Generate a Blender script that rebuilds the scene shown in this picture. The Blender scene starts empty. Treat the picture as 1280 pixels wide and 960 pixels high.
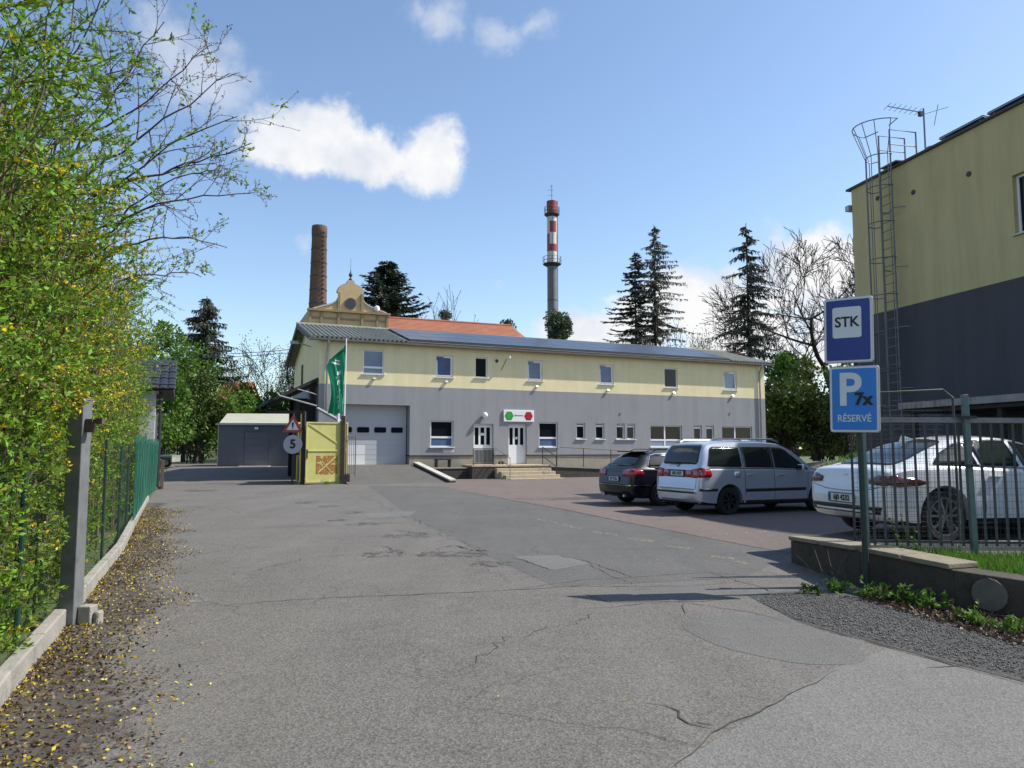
import bpy, bmesh, math, random
import numpy as np
from mathutils import Vector, Matrix
from mathutils.bvhtree import BVHTree
R = math.radians
random.seed(4); rng = np.random.default_rng(7)
scene = bpy.context.scene; COL = scene.collection

# ------------------------------------------------------------------ camera
FPX, EYE = 930.0, 1.55                  # focal length in photo pixels (1280 wide), eye height
PITCH = math.atan(80 / FPX)
cam = bpy.data.cameras.new('camera'); cam.sensor_width = 36; cam.lens = FPX / 1280 * 36
cam.clip_start = .05; cam.clip_end = 4000
camo = bpy.data.objects.new('camera', cam); COL.objects.link(camo)
camo.location = (0, 0, EYE); camo.rotation_euler = (math.pi/2 + PITCH, 0, 0)
scene.camera = camo
scene.render.resolution_x, scene.render.resolution_y = 1024, 768
scene.view_settings.view_transform = 'Standard'; scene.view_settings.look = 'None'
scene.view_settings.gamma = 1; scene.view_settings.use_curve_mapping = False
scene.view_settings.exposure = 0.45

# ------------------------------------------------------------------ sun and sky
SUN = Vector((.99, .115, 1.07)).normalized()
sl = bpy.data.lights.new('sun', 'SUN'); sl.energy = 4.8; sl.angle = R(.53); sl.color = (1, .955, .88)
so = bpy.data.objects.new('sun', sl); COL.objects.link(so)
so.rotation_euler = (-SUN).to_track_quat('-Z', 'Y').to_euler(); so.location = (30, 6, 40)
W = bpy.data.worlds.new('World'); scene.world = W; W.use_nodes = True
nt = W.node_tree; nt.nodes.clear()
def wn(t, **k):
    n = nt.nodes.new(t)
    for a, b in k.items(): setattr(n, a, b)
    return n
def wl(a, b): nt.links.new(a, b)
def wmath(op, a, b=None, c=None, clamp=False):
    n = wn('ShaderNodeMath', operation=op, use_clamp=clamp)
    for i, v in enumerate((a, b, c)):
        if v is None: continue
        if isinstance(v, (int, float)): n.inputs[i].default_value = v
        else: wl(v, n.inputs[i])
    return n.outputs[0]
def wvec(op, a, b=None):
    n = wn('ShaderNodeVectorMath', operation=op)
    for i, v in enumerate((a, b)):
        if v is None: continue
        if isinstance(v, (tuple, list, Vector)): n.inputs[i].default_value = v
        else: wl(v, n.inputs[i])
    return n.outputs['Value'] if op in ('LENGTH', 'DOT_PRODUCT') else n.outputs[0]
sky = wn('ShaderNodeTexSky', sky_type='NISHITA', sun_disc=False)
sky.sun_elevation = math.asin(SUN.z); sky.sun_rotation = math.atan2(SUN.x, SUN.y)
sky.air_density = 1.0; sky.dust_density = .8; sky.ozone_density = 1.0; sky.altitude = 200
tc = wn('ShaderNodeTexCoord'); dirv = tc.outputs['Generated']
def noise(vec, scale, detail, rough=.55):
    n = wn('ShaderNodeTexNoise'); wl(vec, n.inputs['Vector'])
    n.inputs['Scale'].default_value = scale; n.inputs['Detail'].default_value = detail; n.inputs['Roughness'].default_value = rough
    return n
nz = noise(dirv, 7.0, 5); nz2 = noise(dirv, 26.0, 5, .6)
off = wvec('SCALE', wvec('SUBTRACT', nz.outputs['Color'], (.5, .5, .5))); off.node.inputs['Scale'].default_value = .075
off2 = wvec('SCALE', wvec('SUBTRACT', nz2.outputs['Color'], (.5, .5, .5))); off2.node.inputs['Scale'].default_value = .032
dw = wvec('ADD', wvec('ADD', dirv, off), off2)
def ray(px, py):
    a = (px - 640) / FPX; b = (480 - py) / FPX
    return Vector((a, math.cos(PITCH) - b*math.sin(PITCH), math.sin(PITCH) + b*math.cos(PITCH)))
# cumulus puffs: direction, half width, half height, opacity (radians)
PUFF = []
for px, py, a, b, o in [(372, 168, 62, 44, 1), (450, 190, 78, 40, 1), (530, 190, 58, 44, 1), (400, 150, 46, 34, 1), (350, 185, 50, 26, .7),
        (555, 22, 42, 26, .5), (625, 40, 40, 20, .3), (675, 25, 28, 20, .28), (262, 110, 58, 64, .5), (215, 60, 44, 54, .45),
        (735, 420, 62, 28, .75), (800, 405, 60, 40, .85), (880, 385, 66, 52, .95), (930, 420, 80, 44, .9), (1010, 350, 64, 66, .75), (1060, 420, 60, 60, .8),
        (376, 300, 22, 18, .4), (622, 365, 14, 8, .4), (1180, 470, 90, 50, .8), (660, 500, 300, 46, .5), (200, 500, 300, 40, .4)]:
    PUFF.append((ray(px, py).normalized(), a*1.12/FPX, b*1.12/FPX, o))
for az, el, a, b, o in [(70, 22, .16, .07, .9), (95, 14, .22, .06, .9), (120, 30, .18, .1, .9), (150, 16, .2, .07, .9), (185, 24, .16, .09, .9), (215, 12, .25, .07, .9), (250, 28, .15, .08, .9), (285, 18, .2, .07, .9), (310, 30, .14, .08, .8)]:
    PUFF.append((Vector((math.sin(R(az))*math.cos(R(el)), math.cos(R(az))*math.cos(R(el)), math.sin(R(el)))), a, b, o))
def cover(thick, amp, lo, hi):
    fld = None
    for c, a, b, o in PUFF:
        if (o >= .6) != thick: continue
        l = wvec('LENGTH', wvec('MULTIPLY', wvec('SUBTRACT', dw, tuple(c)), (1/a, 1/a, 1/b)))
        m = wmath('SUBTRACT', 1.0, l); fld = m if fld is None else wmath('MAXIMUM', fld, m)
    v = wmath('ADD', fld, wmath('MULTIPLY', wmath('SUBTRACT', fbm.outputs['Fac'], .5), amp))
    mr = wn('ShaderNodeMapRange', interpolation_type='SMOOTHSTEP'); wl(v, mr.inputs[0]); mr.inputs[1].default_value = lo; mr.inputs[2].default_value = hi
    return mr.outputs[0]
fbm = noise(wvec('ADD', dirv, (3.1, 1.7, .4)), 15.0, 8, .62)
cov = wmath('MAXIMUM', cover(True, 1.35, -.04, .48), wmath('MULTIPLY', cover(False, 2.4, .05, 1.0), .46))
shade = noise(wvec('ADD', dirv, (.03, .01, .03)), 11, 4)
ramp = wn('ShaderNodeValToRGB'); wl(shade.outputs['Fac'], ramp.inputs['Fac'])
ramp.color_ramp.elements[0].position = .34; ramp.color_ramp.elements[0].color = (.70, .76, .86, 1)
ramp.color_ramp.elements[1].position = .58; ramp.color_ramp.elements[1].color = (.97, .97, .98, 1)
hs = wn('ShaderNodeHueSaturation'); hs.inputs['Saturation'].default_value = 1.04; wl(sky.outputs[0], hs.inputs['Color'])
bg = wn('ShaderNodeBackground'); wl(hs.outputs[0], bg.inputs['Color']); bg.inputs['Strength'].default_value = .15
bgc = wn('ShaderNodeBackground'); wl(ramp.outputs[0], bgc.inputs['Color']); bgc.inputs['Strength'].default_value = .74
mx = wn('ShaderNodeMixShader'); wl(cov, mx.inputs[0]); wl(bg.outputs[0], mx.inputs[1]); wl(bgc.outputs[0], mx.inputs[2])
wo = wn('ShaderNodeOutputWorld'); wl(mx.outputs[0], wo.inputs[0])
W.cycles.sampling_method = 'MANUAL'; W.cycles.sample_map_resolution = 1024

# ------------------------------------------------------------------ measuring helpers
def at(px, py, Y):
    """world point seen at a photo pixel, Y metres ahead"""
    r = ray(px, py); return Vector((0, 0, EYE)) + r * (Y / r.y)
def gp(px, py, z=0.0):
    r = ray(px, py); t = (z - EYE) / r.z; return Vector((r.x*t, r.y*t, z))

# ------------------------------------------------------------------ materials
MATS = {}
def mat(name, col, rough=.8, metal=0, var=.12, vscale=2.0, bump=0.0, bscale=40, spec=.5, speck=0.0, sscale=120, island=0.0, transl=0.0, coat=0.0, dirt=None, streak=0.0):
    """procedural material: base colour with two scales of noise, fine relief, optional per-piece tint"""
    if name in MATS: return MATS[name]
    m = bpy.data.materials.new(name); m.use_nodes = True; t = m.node_tree; N = t.nodes; Lk = t.links
    b = N['Principled BSDF']; out = N['Material Output']
    co = N.new('ShaderNodeTexCoord').outputs['Object']
    def nse(sc, det=4, ro=.55):
        n = N.new('ShaderNodeTexNoise'); n.inputs['Scale'].default_value = sc; n.inputs['Detail'].default_value = det
        n.inputs['Roughness'].default_value = ro; Lk.new(co, n.inputs['Vector']); return n
    hsv = N.new('ShaderNodeHueSaturation'); hsv.inputs['Color'].default_value = (*col, 1)
    val = None
    def add(a, bb):
        if a is None: return bb
        q = N.new('ShaderNodeMath'); q.operation = 'ADD'; Lk.new(a, q.inputs[0]); Lk.new(bb, q.inputs[1]); return q.outputs[0]
    def scaled(src, amp, mid=.5):
        q = N.new('ShaderNodeMath'); q.operation = 'MULTIPLY_ADD'; Lk.new(src, q.inputs[0]); q.inputs[1].default_value = 2*amp; q.inputs[2].default_value = -2*amp*mid; return q.outputs[0]
    if var: val = add(val, scaled(nse(vscale, 6, .62).outputs['Fac'], var*1.6))
    if speck: val = add(val, scaled(nse(sscale, 3, .7).outputs['Fac'], speck*1.6))
    if island:
        g = N.new('ShaderNodeNewGeometry'); val = add(val, scaled(g.outputs['Random Per Island'], island))
        h = N.new('ShaderNodeMath'); h.operation = 'MULTIPLY_ADD'; Lk.new(g.outputs['Random Per Island'], h.inputs[0]); h.inputs[1].default_value = .05; h.inputs[2].default_value = .475
        Lk.new(h.outputs[0], hsv.inputs['Hue'])
    if val is not None:
        one = N.new('ShaderNodeMath'); one.operation = 'ADD'; one.inputs[1].default_value = 1; Lk.new(val, one.inputs[0]); Lk.new(one.outputs[0], hsv.inputs['Value'])
    colout = hsv.outputs[0]
    if streak:
        mp = N.new('ShaderNodeVectorMath'); mp.operation = 'MULTIPLY'; Lk.new(co, mp.inputs[0]); mp.inputs[1].default_value = (2.2, 2.2, .16)
        sn = N.new('ShaderNodeTexNoise'); sn.inputs['Scale'].default_value = 1.0; sn.inputs['Detail'].default_value = 7; sn.inputs['Roughness'].default_value = .7; Lk.new(mp.outputs[0], sn.inputs['Vector'])
        sr_ = N.new('ShaderNodeMapRange'); sr_.inputs[1].default_value = .42; sr_.inputs[2].default_value = .75; sr_.inputs[3].default_value = 1.0; sr_.inputs[4].default_value = 1 - streak; Lk.new(sn.outputs['Fac'], sr_.inputs[0])
        sm = N.new('ShaderNodeVectorMath'); sm.operation = 'SCALE'; Lk.new(colout, sm.inputs[0]); Lk.new(sr_.outputs[0], sm.inputs['Scale']); colout = sm.outputs[0]
    if dirt:
        dc, lo, hi, ds = dirt
        dn = nse(ds, 8, .68); rp = N.new('ShaderNodeMapRange'); rp.inputs[1].default_value = lo; rp.inputs[2].default_value = hi; Lk.new(dn.outputs['Fac'], rp.inputs[0])
        mxx = N.new('ShaderNodeMix'); mxx.data_type = 'RGBA'; Lk.new(rp.outputs[0], mxx.inputs[0]); Lk.new(colout, mxx.inputs[6]); mxx.inputs[7].default_value = (*dc, 1); colout = mxx.outputs[2]
    Lk.new(colout, b.inputs['Base Color'])
    b.inputs['Roughness'].default_value = rough; b.inputs['Metallic'].default_value = metal
    b.inputs['Specular IOR Level'].default_value = spec; b.inputs['Coat Weight'].default_value = coat; b.inputs['Coat Roughness'].default_value = .04
    if bump:
        bn = N.new('ShaderNodeBump'); bn.inputs['Strength'].default_value = min(1, bump); bn.inputs['Distance'].default_value = .02 if bscale > 8 else .06
        Lk.new(nse(bscale, 5, .65).outputs['Fac'], bn.inputs['Height']); Lk.new(bn.outputs[0], b.inputs['Normal'])
    if transl:
        tr = N.new('ShaderNodeBsdfTranslucent'); Lk.new(colout, tr.inputs['Color'])
        ms = N.new('ShaderNodeMixShader'); ms.inputs[0].default_value = transl; Lk.new(b.outputs[0], ms.inputs[1]); Lk.new(tr.outputs[0], ms.inputs[2]); Lk.new(ms.outputs[0], out.inputs[0])
    MATS[name] = m; return m
def worn_paint(name, col, keep=.5, scale=14):
    m = mat(name, col, .7, var=.1); t = m.node_tree; N = t.nodes; Lk = t.links
    n = N.new('ShaderNodeTexNoise'); n.inputs['Scale'].default_value = scale; n.inputs['Detail'].default_value = 8; n.inputs['Roughness'].default_value = .75
    Lk.new(N['Texture Coordinate'].outputs['Object'], n.inputs['Vector'])
    rp = N.new('ShaderNodeMapRange'); rp.inputs[1].default_value = keep - .05; rp.inputs[2].default_value = keep + .05; Lk.new(n.outputs['Fac'], rp.inputs[0])
    tr = N.new('ShaderNodeBsdfTransparent'); ms = N.new('ShaderNodeMixShader')
    Lk.new(rp.outputs[0], ms.inputs[0]); Lk.new(tr.outputs[0], ms.inputs[1]); Lk.new(N['Principled BSDF'].outputs[0], ms.inputs[2]); Lk.new(ms.outputs[0], N['Material Output'].inputs[0])
    return m
def asphalt(name, col, speck=.5, cracks=0.0, stain=.2, wet=.85):
    """aggregate speckle in two sizes, broad stains, hairline cracks"""
    m = bpy.data.materials.new(name); m.use_nodes = True; t = m.node_tree; N = t.nodes; Lk = t.links; b = N['Principled BSDF']
    co = N.new('ShaderNodeTexCoord').outputs['Object']
    def tex(kind, sc, **k):
        n = N.new(kind); n.inputs['Scale'].default_value = sc; Lk.new(co, n.inputs['Vector'])
        for a, v in k.items(): n.inputs[a].default_value = v
        return n
    def ma(op, a, bb=None, c=None):
        q = N.new('ShaderNodeMath'); q.operation = op
        for i, v in enumerate((a, bb, c)):
            if v is None: continue
            if isinstance(v, (int, float)): q.inputs[i].default_value = v
            else: Lk.new(v, q.inputs[i])
        return q.outputs[0]
    vo = tex('ShaderNodeTexVoronoi', 72.0); fn = tex('ShaderNodeTexNoise', 60.0, Detail=4, Roughness=.8)
    big = tex('ShaderNodeTexNoise', .55, Detail=6, Roughness=.6); mid = tex('ShaderNodeTexNoise', 3.2, Detail=6, Roughness=.65)
    sep = N.new('ShaderNodeSeparateColor'); Lk.new(vo.outputs['Color'], sep.inputs[0])
    v = ma('MULTIPLY_ADD', sep.outputs[0], speck, 1 - speck*.5)
    v = ma('ADD', v, ma('MULTIPLY_ADD', fn.outputs['Fac'], speck*1.5, -speck*.75))
    v = ma('ADD', v, ma('MULTIPLY_ADD', big.outputs['Fac'], stain*2.2, -stain*1.1))
    v = ma('ADD', v, ma('MULTIPLY_ADD', mid.outputs['Fac'], stain*1.6, -stain*.8))
    mpn = N.new('ShaderNodeMapping'); mpn.inputs['Rotation'].default_value = (0, 0, R(-23)); mpn.inputs['Scale'].default_value = (1.5, .10, 1); Lk.new(co, mpn.inputs['Vector'])
    ln = N.new('ShaderNodeTexNoise'); ln.inputs['Scale'].default_value = 1.0; ln.inputs['Detail'].default_value = 5; ln.inputs['Roughness'].default_value = .6; Lk.new(mpn.outputs[0], ln.inputs['Vector'])
    v = ma('ADD', v, ma('MULTIPLY_ADD', ln.outputs['Fac'], stain*1.9, -stain*.95))          # worn wheel tracks
    oil = N.new('ShaderNodeMapRange'); oil.inputs[1].default_value = .66; oil.inputs[2].default_value = .78; oil.inputs[3].default_value = 1; oil.inputs[4].default_value = .72; Lk.new(tex('ShaderNodeTexNoise', 1.7, Detail=3, Roughness=.5).outputs['Fac'], oil.inputs[0]); v = ma('MULTIPLY', v, oil.outputs[0])
    if cracks:
        dn = tex('ShaderNodeTexNoise', 2.5, Detail=5); ad = N.new('ShaderNodeVectorMath'); ad.operation = 'MULTIPLY_ADD'; Lk.new(dn.outputs['Color'], ad.inputs[0]); ad.inputs[1].default_value = (.55, .55, .0); Lk.new(co, ad.inputs[2])
        cv = N.new('ShaderNodeTexVoronoi'); cv.feature = 'DISTANCE_TO_EDGE'; cv.inputs['Scale'].default_value = .62; Lk.new(ad.outputs[0], cv.inputs['Vector'])
        cm = N.new('ShaderNodeMapRange'); cm.inputs[1].default_value = .002; cm.inputs[2].default_value = .011; cm.inputs[3].default_value = 0; cm.inputs[4].default_value = 1; Lk.new(cv.outputs['Distance'], cm.inputs[0])
        gate = N.new('ShaderNodeMapRange'); gate.inputs[1].default_value = .47; gate.inputs[2].default_value = .6; Lk.new(tex('ShaderNodeTexNoise', .33, Detail=2).outputs['Fac'], gate.inputs[0])
        k = ma('SUBTRACT', 1.0, ma('MULTIPLY', ma('MULTIPLY', ma('SUBTRACT', 1.0, cm.outputs[0]), gate.outputs[0]), cracks)); v = ma('MULTIPLY', v, k)
    v = ma('MAXIMUM', v, .12)
    sc = N.new('ShaderNodeVectorMath'); sc.operation = 'SCALE'; sc.inputs[0].default_value = col; Lk.new(v, sc.inputs['Scale'])
    Lk.new(sc.outputs[0], b.inputs['Base Color']); b.inputs['Roughness'].default_value = wet; b.inputs['Specular IOR Level'].default_value = .3
    bp = N.new('ShaderNodeBump'); bp.inputs['Strength'].default_value = .55; bp.inputs['Distance'].default_value = .006
    Lk.new(ma('ADD', fn.outputs['Fac'], vo.outputs['Distance']), bp.inputs['Height']); Lk.new(bp.outputs[0], b.inputs['Normal'])
    return m

# ------------------------------------------------------------------ mesh helpers
def tag(o, label=None, cat=None, group=None, kind=None):
    if label: o['label'] = label
    if cat: o['category'] = cat
    if group: o['group'] = group
    if kind: o['kind'] = kind
    return o
def empty(name, loc=(0, 0, 0), rz=0.0, label=None, cat=None, group=None):
    o = bpy.data.objects.new(name, None); COL.objects.link(o); o.location = loc; o.rotation_euler = (0, 0, rz); o.empty_display_size = .2
    return tag(o, label, cat, group)
def link(name, me, m=None, parent=None, smooth=False):
    o = bpy.data.objects.new(name, me); COL.objects.link(o)
    if m is not None and not me.materials:
        for q in (m if isinstance(m, (list, tuple)) else [m]): me.materials.append(q)
    if smooth: me.polygons.foreach_set('use_smooth', [True]*len(me.polygons))
    if parent is not None: o.parent = parent
    return o
class MB:
    def __init__(s): s.v = []; s.f = []; s.mi = []
    def add(s, vs, fs, mi=0):
        n = len(s.v); s.v += [tuple(q) for q in vs]; s.f += [tuple(i + n for i in q) for q in fs]; s.mi += [mi]*len(fs); return s
    def box(s, c, d, rz=0.0, mi=0, M=None):
        x, y, z = d[0]/2, d[1]/2, d[2]/2
        vs = [Vector((sx*x, sy*y, sz*z)) for sz in (-1, 1) for sy in (-1, 1) for sx in (-1, 1)]
        if M is not None: vs = [M @ q for q in vs]
        elif rz: m = Matrix.Rotation(rz, 3, 'Z'); vs = [m @ q for q in vs]
        c = Vector(c)
        return s.add([q + c for q in vs], [(0, 2, 3, 1), (4, 5, 7, 6), (0, 1, 5, 4), (2, 6, 7, 3), (0, 4, 6, 2), (1, 3, 7, 5)], mi)
    def lim(s, x0, x1, y0, y1, z0, z1, mi=0):
        return s.box(((x0+x1)/2, (y0+y1)/2, (z0+z1)/2), (abs(x1-x0), abs(y1-y0), abs(z1-z0)), mi=mi)
    def bar(s, a, b, w, h=None, mi=0):
        a, b = Vector(a), Vector(b); d = b - a; q = d.to_track_quat('X', 'Z').to_matrix()
        return s.box((a+b)/2, (d.length, w, h or w), M=q, mi=mi)
    def tube(s, pts, r, n=8, cap=True, mi=0, closed=False):
        pts = [Vector(p) for p in pts]; rr = r if isinstance(r, (list, tuple)) else [r]*len(pts)
        base = len(s.v); up = None
        for i, p in enumerate(pts):
            if closed: d = pts[(i+1) % len(pts)] - pts[i-1]
            else: d = (pts[min(i+1, len(pts)-1)] - pts[max(i-1, 0)])
            d.normalize()
            if up is None: up = d.orthogonal().normalized()
            else: up = (up - d * up.dot(d)).normalized()
            sd = d.cross(up)
            for k in range(n):
                a = 2*math.pi*k/n; s.v.append(tuple(p + (up*math.cos(a) + sd*math.sin(a))*rr[i]))
        m = len(pts)
        for i in range(m if closed else m-1):
            for k in range(n):
                s.f.append((base+i*n+k, base+i*n+(k+1) % n, base+((i+1) % m)*n+(k+1) % n, base+((i+1) % m)*n+k)); s.mi.append(mi)
        if cap and not closed:
            s.f.append(tuple(base+k for k in reversed(range(n)))); s.mi.append(mi)
            s.f.append(tuple(base+(m-1)*n+k for k in range(n))); s.mi.append(mi)
        return s
    def lathe(s, prof, n=24, c=(0, 0, 0), mi=0, axis='Z', cap=True):
        base = len(s.v); c = Vector(c)
        for r, h in prof:
            for k in range(n):
                a = 2*math.pi*k/n
                p = Vector((r*math.cos(a), r*math.sin(a), h)) if axis == 'Z' else Vector((r*math.cos(a), h, r*math.sin(a)))
                s.v.append(tuple(c + p))
        for i in range(len(prof)-1):
            for k in range(n):
                s.f.append((base+i*n+k, base+i*n+(k+1) % n, base+(i+1)*n+(k+1) % n, base+(i+1)*n+k)); s.mi.append(mi)
        if cap:
            s.f.append(tuple(base+k for k in reversed(range(n)))); s.mi.append(mi)
            s.f.append(tuple(base+(len(prof)-1)*n+k for k in range(n))); s.mi.append(mi)
        return s
    def prism(s, poly, y0, y1, mi=0, plane='XZ'):
        """closed outline in a plane, given thickness along the third axis"""
        n = len(poly)
        def P(a, b, t): return (a, t, b) if plane == 'XZ' else ((a, b, t) if plane == 'XY' else (t, a, b))
        vs = [P(a, b, y0) for a, b in poly] + [P(a, b, y1) for a, b in poly]
        fs = [tuple(range(n)), tuple(reversed(range(n, 2*n)))] + [(i, i+n, (i+1) % n+n, (i+1) % n) for i in range(n)]
        return s.add(vs, fs, mi)
    def mesh(s, name, fix=True):
        me = bpy.data.meshes.new(name); me.from_pydata(s.v, [], s.f)
        if any(s.mi): me.polygons.foreach_set('material_index', s.mi)
        if fix:
            bm = bmesh.new(); bm.from_mesh(me); bmesh.ops.recalc_face_normals(bm, faces=bm.faces); bm.to_mesh(me); bm.free()
        me.update(); return me
    def build(s, name, m, parent=None, smooth=False, bevel=0, loc=None):
        o = link(name, s.mesh(name), m, parent, smooth)
        if bevel:
            b = o.modifiers.new('edge', 'BEVEL'); b.width = bevel; b.segments = 2; b.limit_method = 'ANGLE'
        if smooth:
            try:
                with bpy.context.temp_override(object=o, active_object=o, selected_objects=[o], selected_editable_objects=[o]):
                    bpy.ops.object.shade_auto_smooth(angle=R(40))
            except Exception: pass
        if loc is not None: o.location = loc
        return o
def np_mesh(name, V, F):
    V = np.asarray(V, np.float32); F = np.asarray(F, np.int32); k = F.shape[1]
    me = bpy.data.meshes.new(name); me.vertices.add(len(V)); me.vertices.foreach_set('co', V.ravel())
    me.loops.add(F.size); me.loops.foreach_set('vertex_index', F.ravel())
    me.polygons.add(len(F)); me.polygons.foreach_set('loop_start', np.arange(0, F.size, k, dtype=np.int32))
    try: me.polygons.foreach_set('loop_total', np.full(len(F), k, np.int32))
    except Exception: pass
    me.update(calc_edges=True); return me
def unit(a): return a / np.maximum(np.linalg.norm(a, axis=-1, keepdims=True), 1e-9)
def leaves(P, D, L, Wd, fold=.25, r=rng):
    """pointed leaf blades: base P, direction D, length L, half width Wd; one quad each"""
    n = len(P); D = unit(D); S = unit(np.cross(D, r.normal(size=(n, 3)))); U = np.cross(S, D)
    L = np.broadcast_to(np.asarray(L, float), (n,))[:, None]; Wd = np.broadcast_to(np.asarray(Wd, float), (n,))[:, None]
    mid = P + D*L*.48
    V = np.stack([P, mid + S*Wd + U*Wd*fold, P + D*L, mid - S*Wd + U*Wd*fold], 1).reshape(-1, 3)
    return V, np.arange(4*n).reshape(n, 4)
def seg_mesh(name, A, B, ra, rb, n=5):
    A, B = np.asarray(A, float), np.asarray(B, float); m = len(A); d = unit(B - A)
    ref = np.where(np.abs(d[:, 2:3]) < .9, np.array([[0, 0, 1.]]), np.array([[1., 0, 0]]))
    u = unit(np.cross(d, ref)); w = np.cross(d, u); ra = np.broadcast_to(ra, (m,)); rb = np.broadcast_to(rb, (m,))
    ang = np.arange(n)*2*np.pi/n; c, s_ = np.cos(ang)[None, :, None], np.sin(ang)[None, :, None]
    ring = u[:, None]*c + w[:, None]*s_
    V = np.concatenate([A[:, None] + ring*ra[:, None, None], B[:, None] + ring*rb[:, None, None]], 1).reshape(-1, 3)
    k = np.arange(n); q = np.stack([k, (k+1) % n, (k+1) % n + n, k+n], 1)
    F = (q[None] + (np.arange(m)*2*n)[:, None, None]).reshape(-1, 4)
    return np_mesh(name, V, F)
def text(name, body, size, m, parent, loc, rot=(math.pi/2, 0, 0), bold=0.0, sx=1.0, align='CENTER'):
    cu = bpy.data.curves.new(name, 'FONT'); cu.body = body; cu.size = size; cu.extrude = .0015; cu.offset = bold
    cu.align_x = align; cu.align_y = 'CENTER'; cu.resolution_u = 4
    t = bpy.data.objects.new(name, cu); COL.objects.link(t)
    dg = bpy.context.evaluated_depsgraph_get(); me = bpy.data.meshes.new_from_object(t.evaluated_get(dg))
    bpy.data.objects.remove(t); bpy.data.curves.remove(cu)
    me.materials.clear(); o = link(name, me, m, parent); o.location = loc; o.rotation_euler = rot; o.scale = (sx, 1, 1); return o
def rrect(w, h, r, n=5, cx=0, cz=0):
    P = []
    for sx, sz, a0 in ((1, 1, 0), (-1, 1, 90), (-1, -1, 180), (1, -1, 270)):
        for k in range(n+1):
            a = R(a0 + 90*k/n); P.append((cx + sx*(w/2-r) + r*math.cos(a), cz + sz*(h/2-r) + r*math.sin(a)))
    return P
def copy_tree(o, parent=None):
    c = o.copy(); COL.objects.link(c); c.parent = parent
    for ch in list(o.children): copy_tree(ch, c)
    return c

# ------------------------------------------------------------------ terrain
def S(t): t = np.clip(t, 0, 1); return t*t*(3 - 2*t)
WALL = [(3.80, 10.3), (3.88, 8.45), (4.28, 7.35), (4.70, 6.80), (5.6, 6.0), (7.5, 4.4), (10, 2.5)]   # foot of the retaining wall
wy = np.array([q[1] for q in WALL][::-1]); wx = np.array([q[0] for q in WALL][::-1])
HOLES = []
for px, py, a, b, dp in [(440, 640, .45, .22, .03), (452, 655, .55, .16, .03), (508, 669, .62, .26, .045), (478, 692, .42, .3, .035), (565, 691, .75, .3, .045),
                     (608, 704, .45, .16, .035), (420, 650, .3, .16, .025), (412, 632, .5, .2, .025), (380, 628, .5, .25, .02), (250, 613, .9, .5, .02)]:
    g = gp(px, py); HOLES.append((g.x, g.y, a, b*1.6, dp*.45))
def terrain(x, y):
    x = np.asarray(x, float); y = np.asarray(y, float)
    xw = np.interp(y, wy, wx); wid = .12 + 3.2*S((y - 10.1)/3.0)
    z = .31*S((x - xw - .1)/wid)*S((18.5 - y)/6.5)
    z = z + .42*S((y - 33)/13)*S((-7.5 - x)/3)
    z = z + 1.2*S((x - 17)/5)*S((y - 30)/8)*S((60 - y)/15)                       # grassy mound beyond the lot
    z = z + .018*np.sin(x*.55 + 1)*np.sin(y*.41)*S((y-2)/4)*S((33-y)/8)*S((3.2 - x)/1.5)      # old asphalt is never flat
    for hx, hy, a, b, dp in HOLES:
        dx, dy = (x-hx)/a, (y-hy)/b; ang = np.arctan2(dy, dx)
        d = np.hypot(dx, dy)*(1 + .3*np.sin(3*ang + hx*7) + .18*np.sin(7*ang + hy*5))
        z = z - dp*S((1 - d)/.3)
    return z
def lines(*segs):
    out = [np.arange(a, b, s) for a, b, s in segs]; return np.unique(np.round(np.concatenate(out), 3))
GX = lines((-900, -60, 60), (-60, -20, 4), (-20, -6, .5), (-6, 7, .1), (7, 20, .5), (20, 60, 4), (60, 901, 60))
GY = lines((-900, -40, 60), (-40, 0, 4), (0, 6, .4), (6, 24, .1), (24, 50, .6), (50, 120, 5), (120, 1500, 90))
def sheet(name, poly, off, m, gx=None, gy=None, label=None, kind='structure', bulge=0):
    """convex ground polygon draped on the terrain"""
    xs = [p[0] for p in poly]; ys = [p[1] for p in poly]
    gx = GX if gx is None else gx; gy = GY if gy is None else gy
    ax = np.concatenate([[min(xs)], gx[(gx > min(xs)) & (gx < max(xs))], [max(xs)]]); ay = np.concatenate([[min(ys)], gy[(gy > min(ys)) & (gy < max(ys))], [max(ys)]])
    X, Y = np.meshgrid(ax, ay); nx, ny = len(ax), len(ay)
    i = np.arange(nx*ny).reshape(ny, nx); F = np.stack([i[:-1, :-1], i[:-1, 1:], i[1:, 1:], i[1:, :-1]], -1).reshape(-1, 4)
    me = np_mesh(name, np.stack([X.ravel(), Y.ravel(), np.zeros(nx*ny)], 1), F)
    bm = bmesh.new(); bm.from_mesh(me)
    area = sum(poly[k][0]*poly[(k+1) % len(poly)][1] - poly[(k+1) % len(poly)][0]*poly[k][1] for k in range(len(poly)))
    for k in range(len(poly)):
        a, b = poly[k], poly[(k+1) % len(poly)]; d = (b[0]-a[0], b[1]-a[1]); nrm = (d[1], -d[0], 0) if area > 0 else (-d[1], d[0], 0)
        bmesh.ops.bisect_plane(bm, geom=bm.verts[:] + bm.edges[:] + bm.faces[:], plane_co=(a[0], a[1], 0), plane_no=nrm, clear_outer=True)
    bm.to_mesh(me); bm.free()
    co = np.empty(len(me.vertices)*3, np.float32); me.vertices.foreach_get('co', co); co = co.reshape(-1, 3)
    co[:, 2] = terrain(co[:, 0], co[:, 1]) + off; me.vertices.foreach_set('co', co.ravel()); me.update()
    me.polygons.foreach_set('use_smooth', [True]*len(me.polygons))
    return tag(link(name, me, m), label, None, None, kind)
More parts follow.
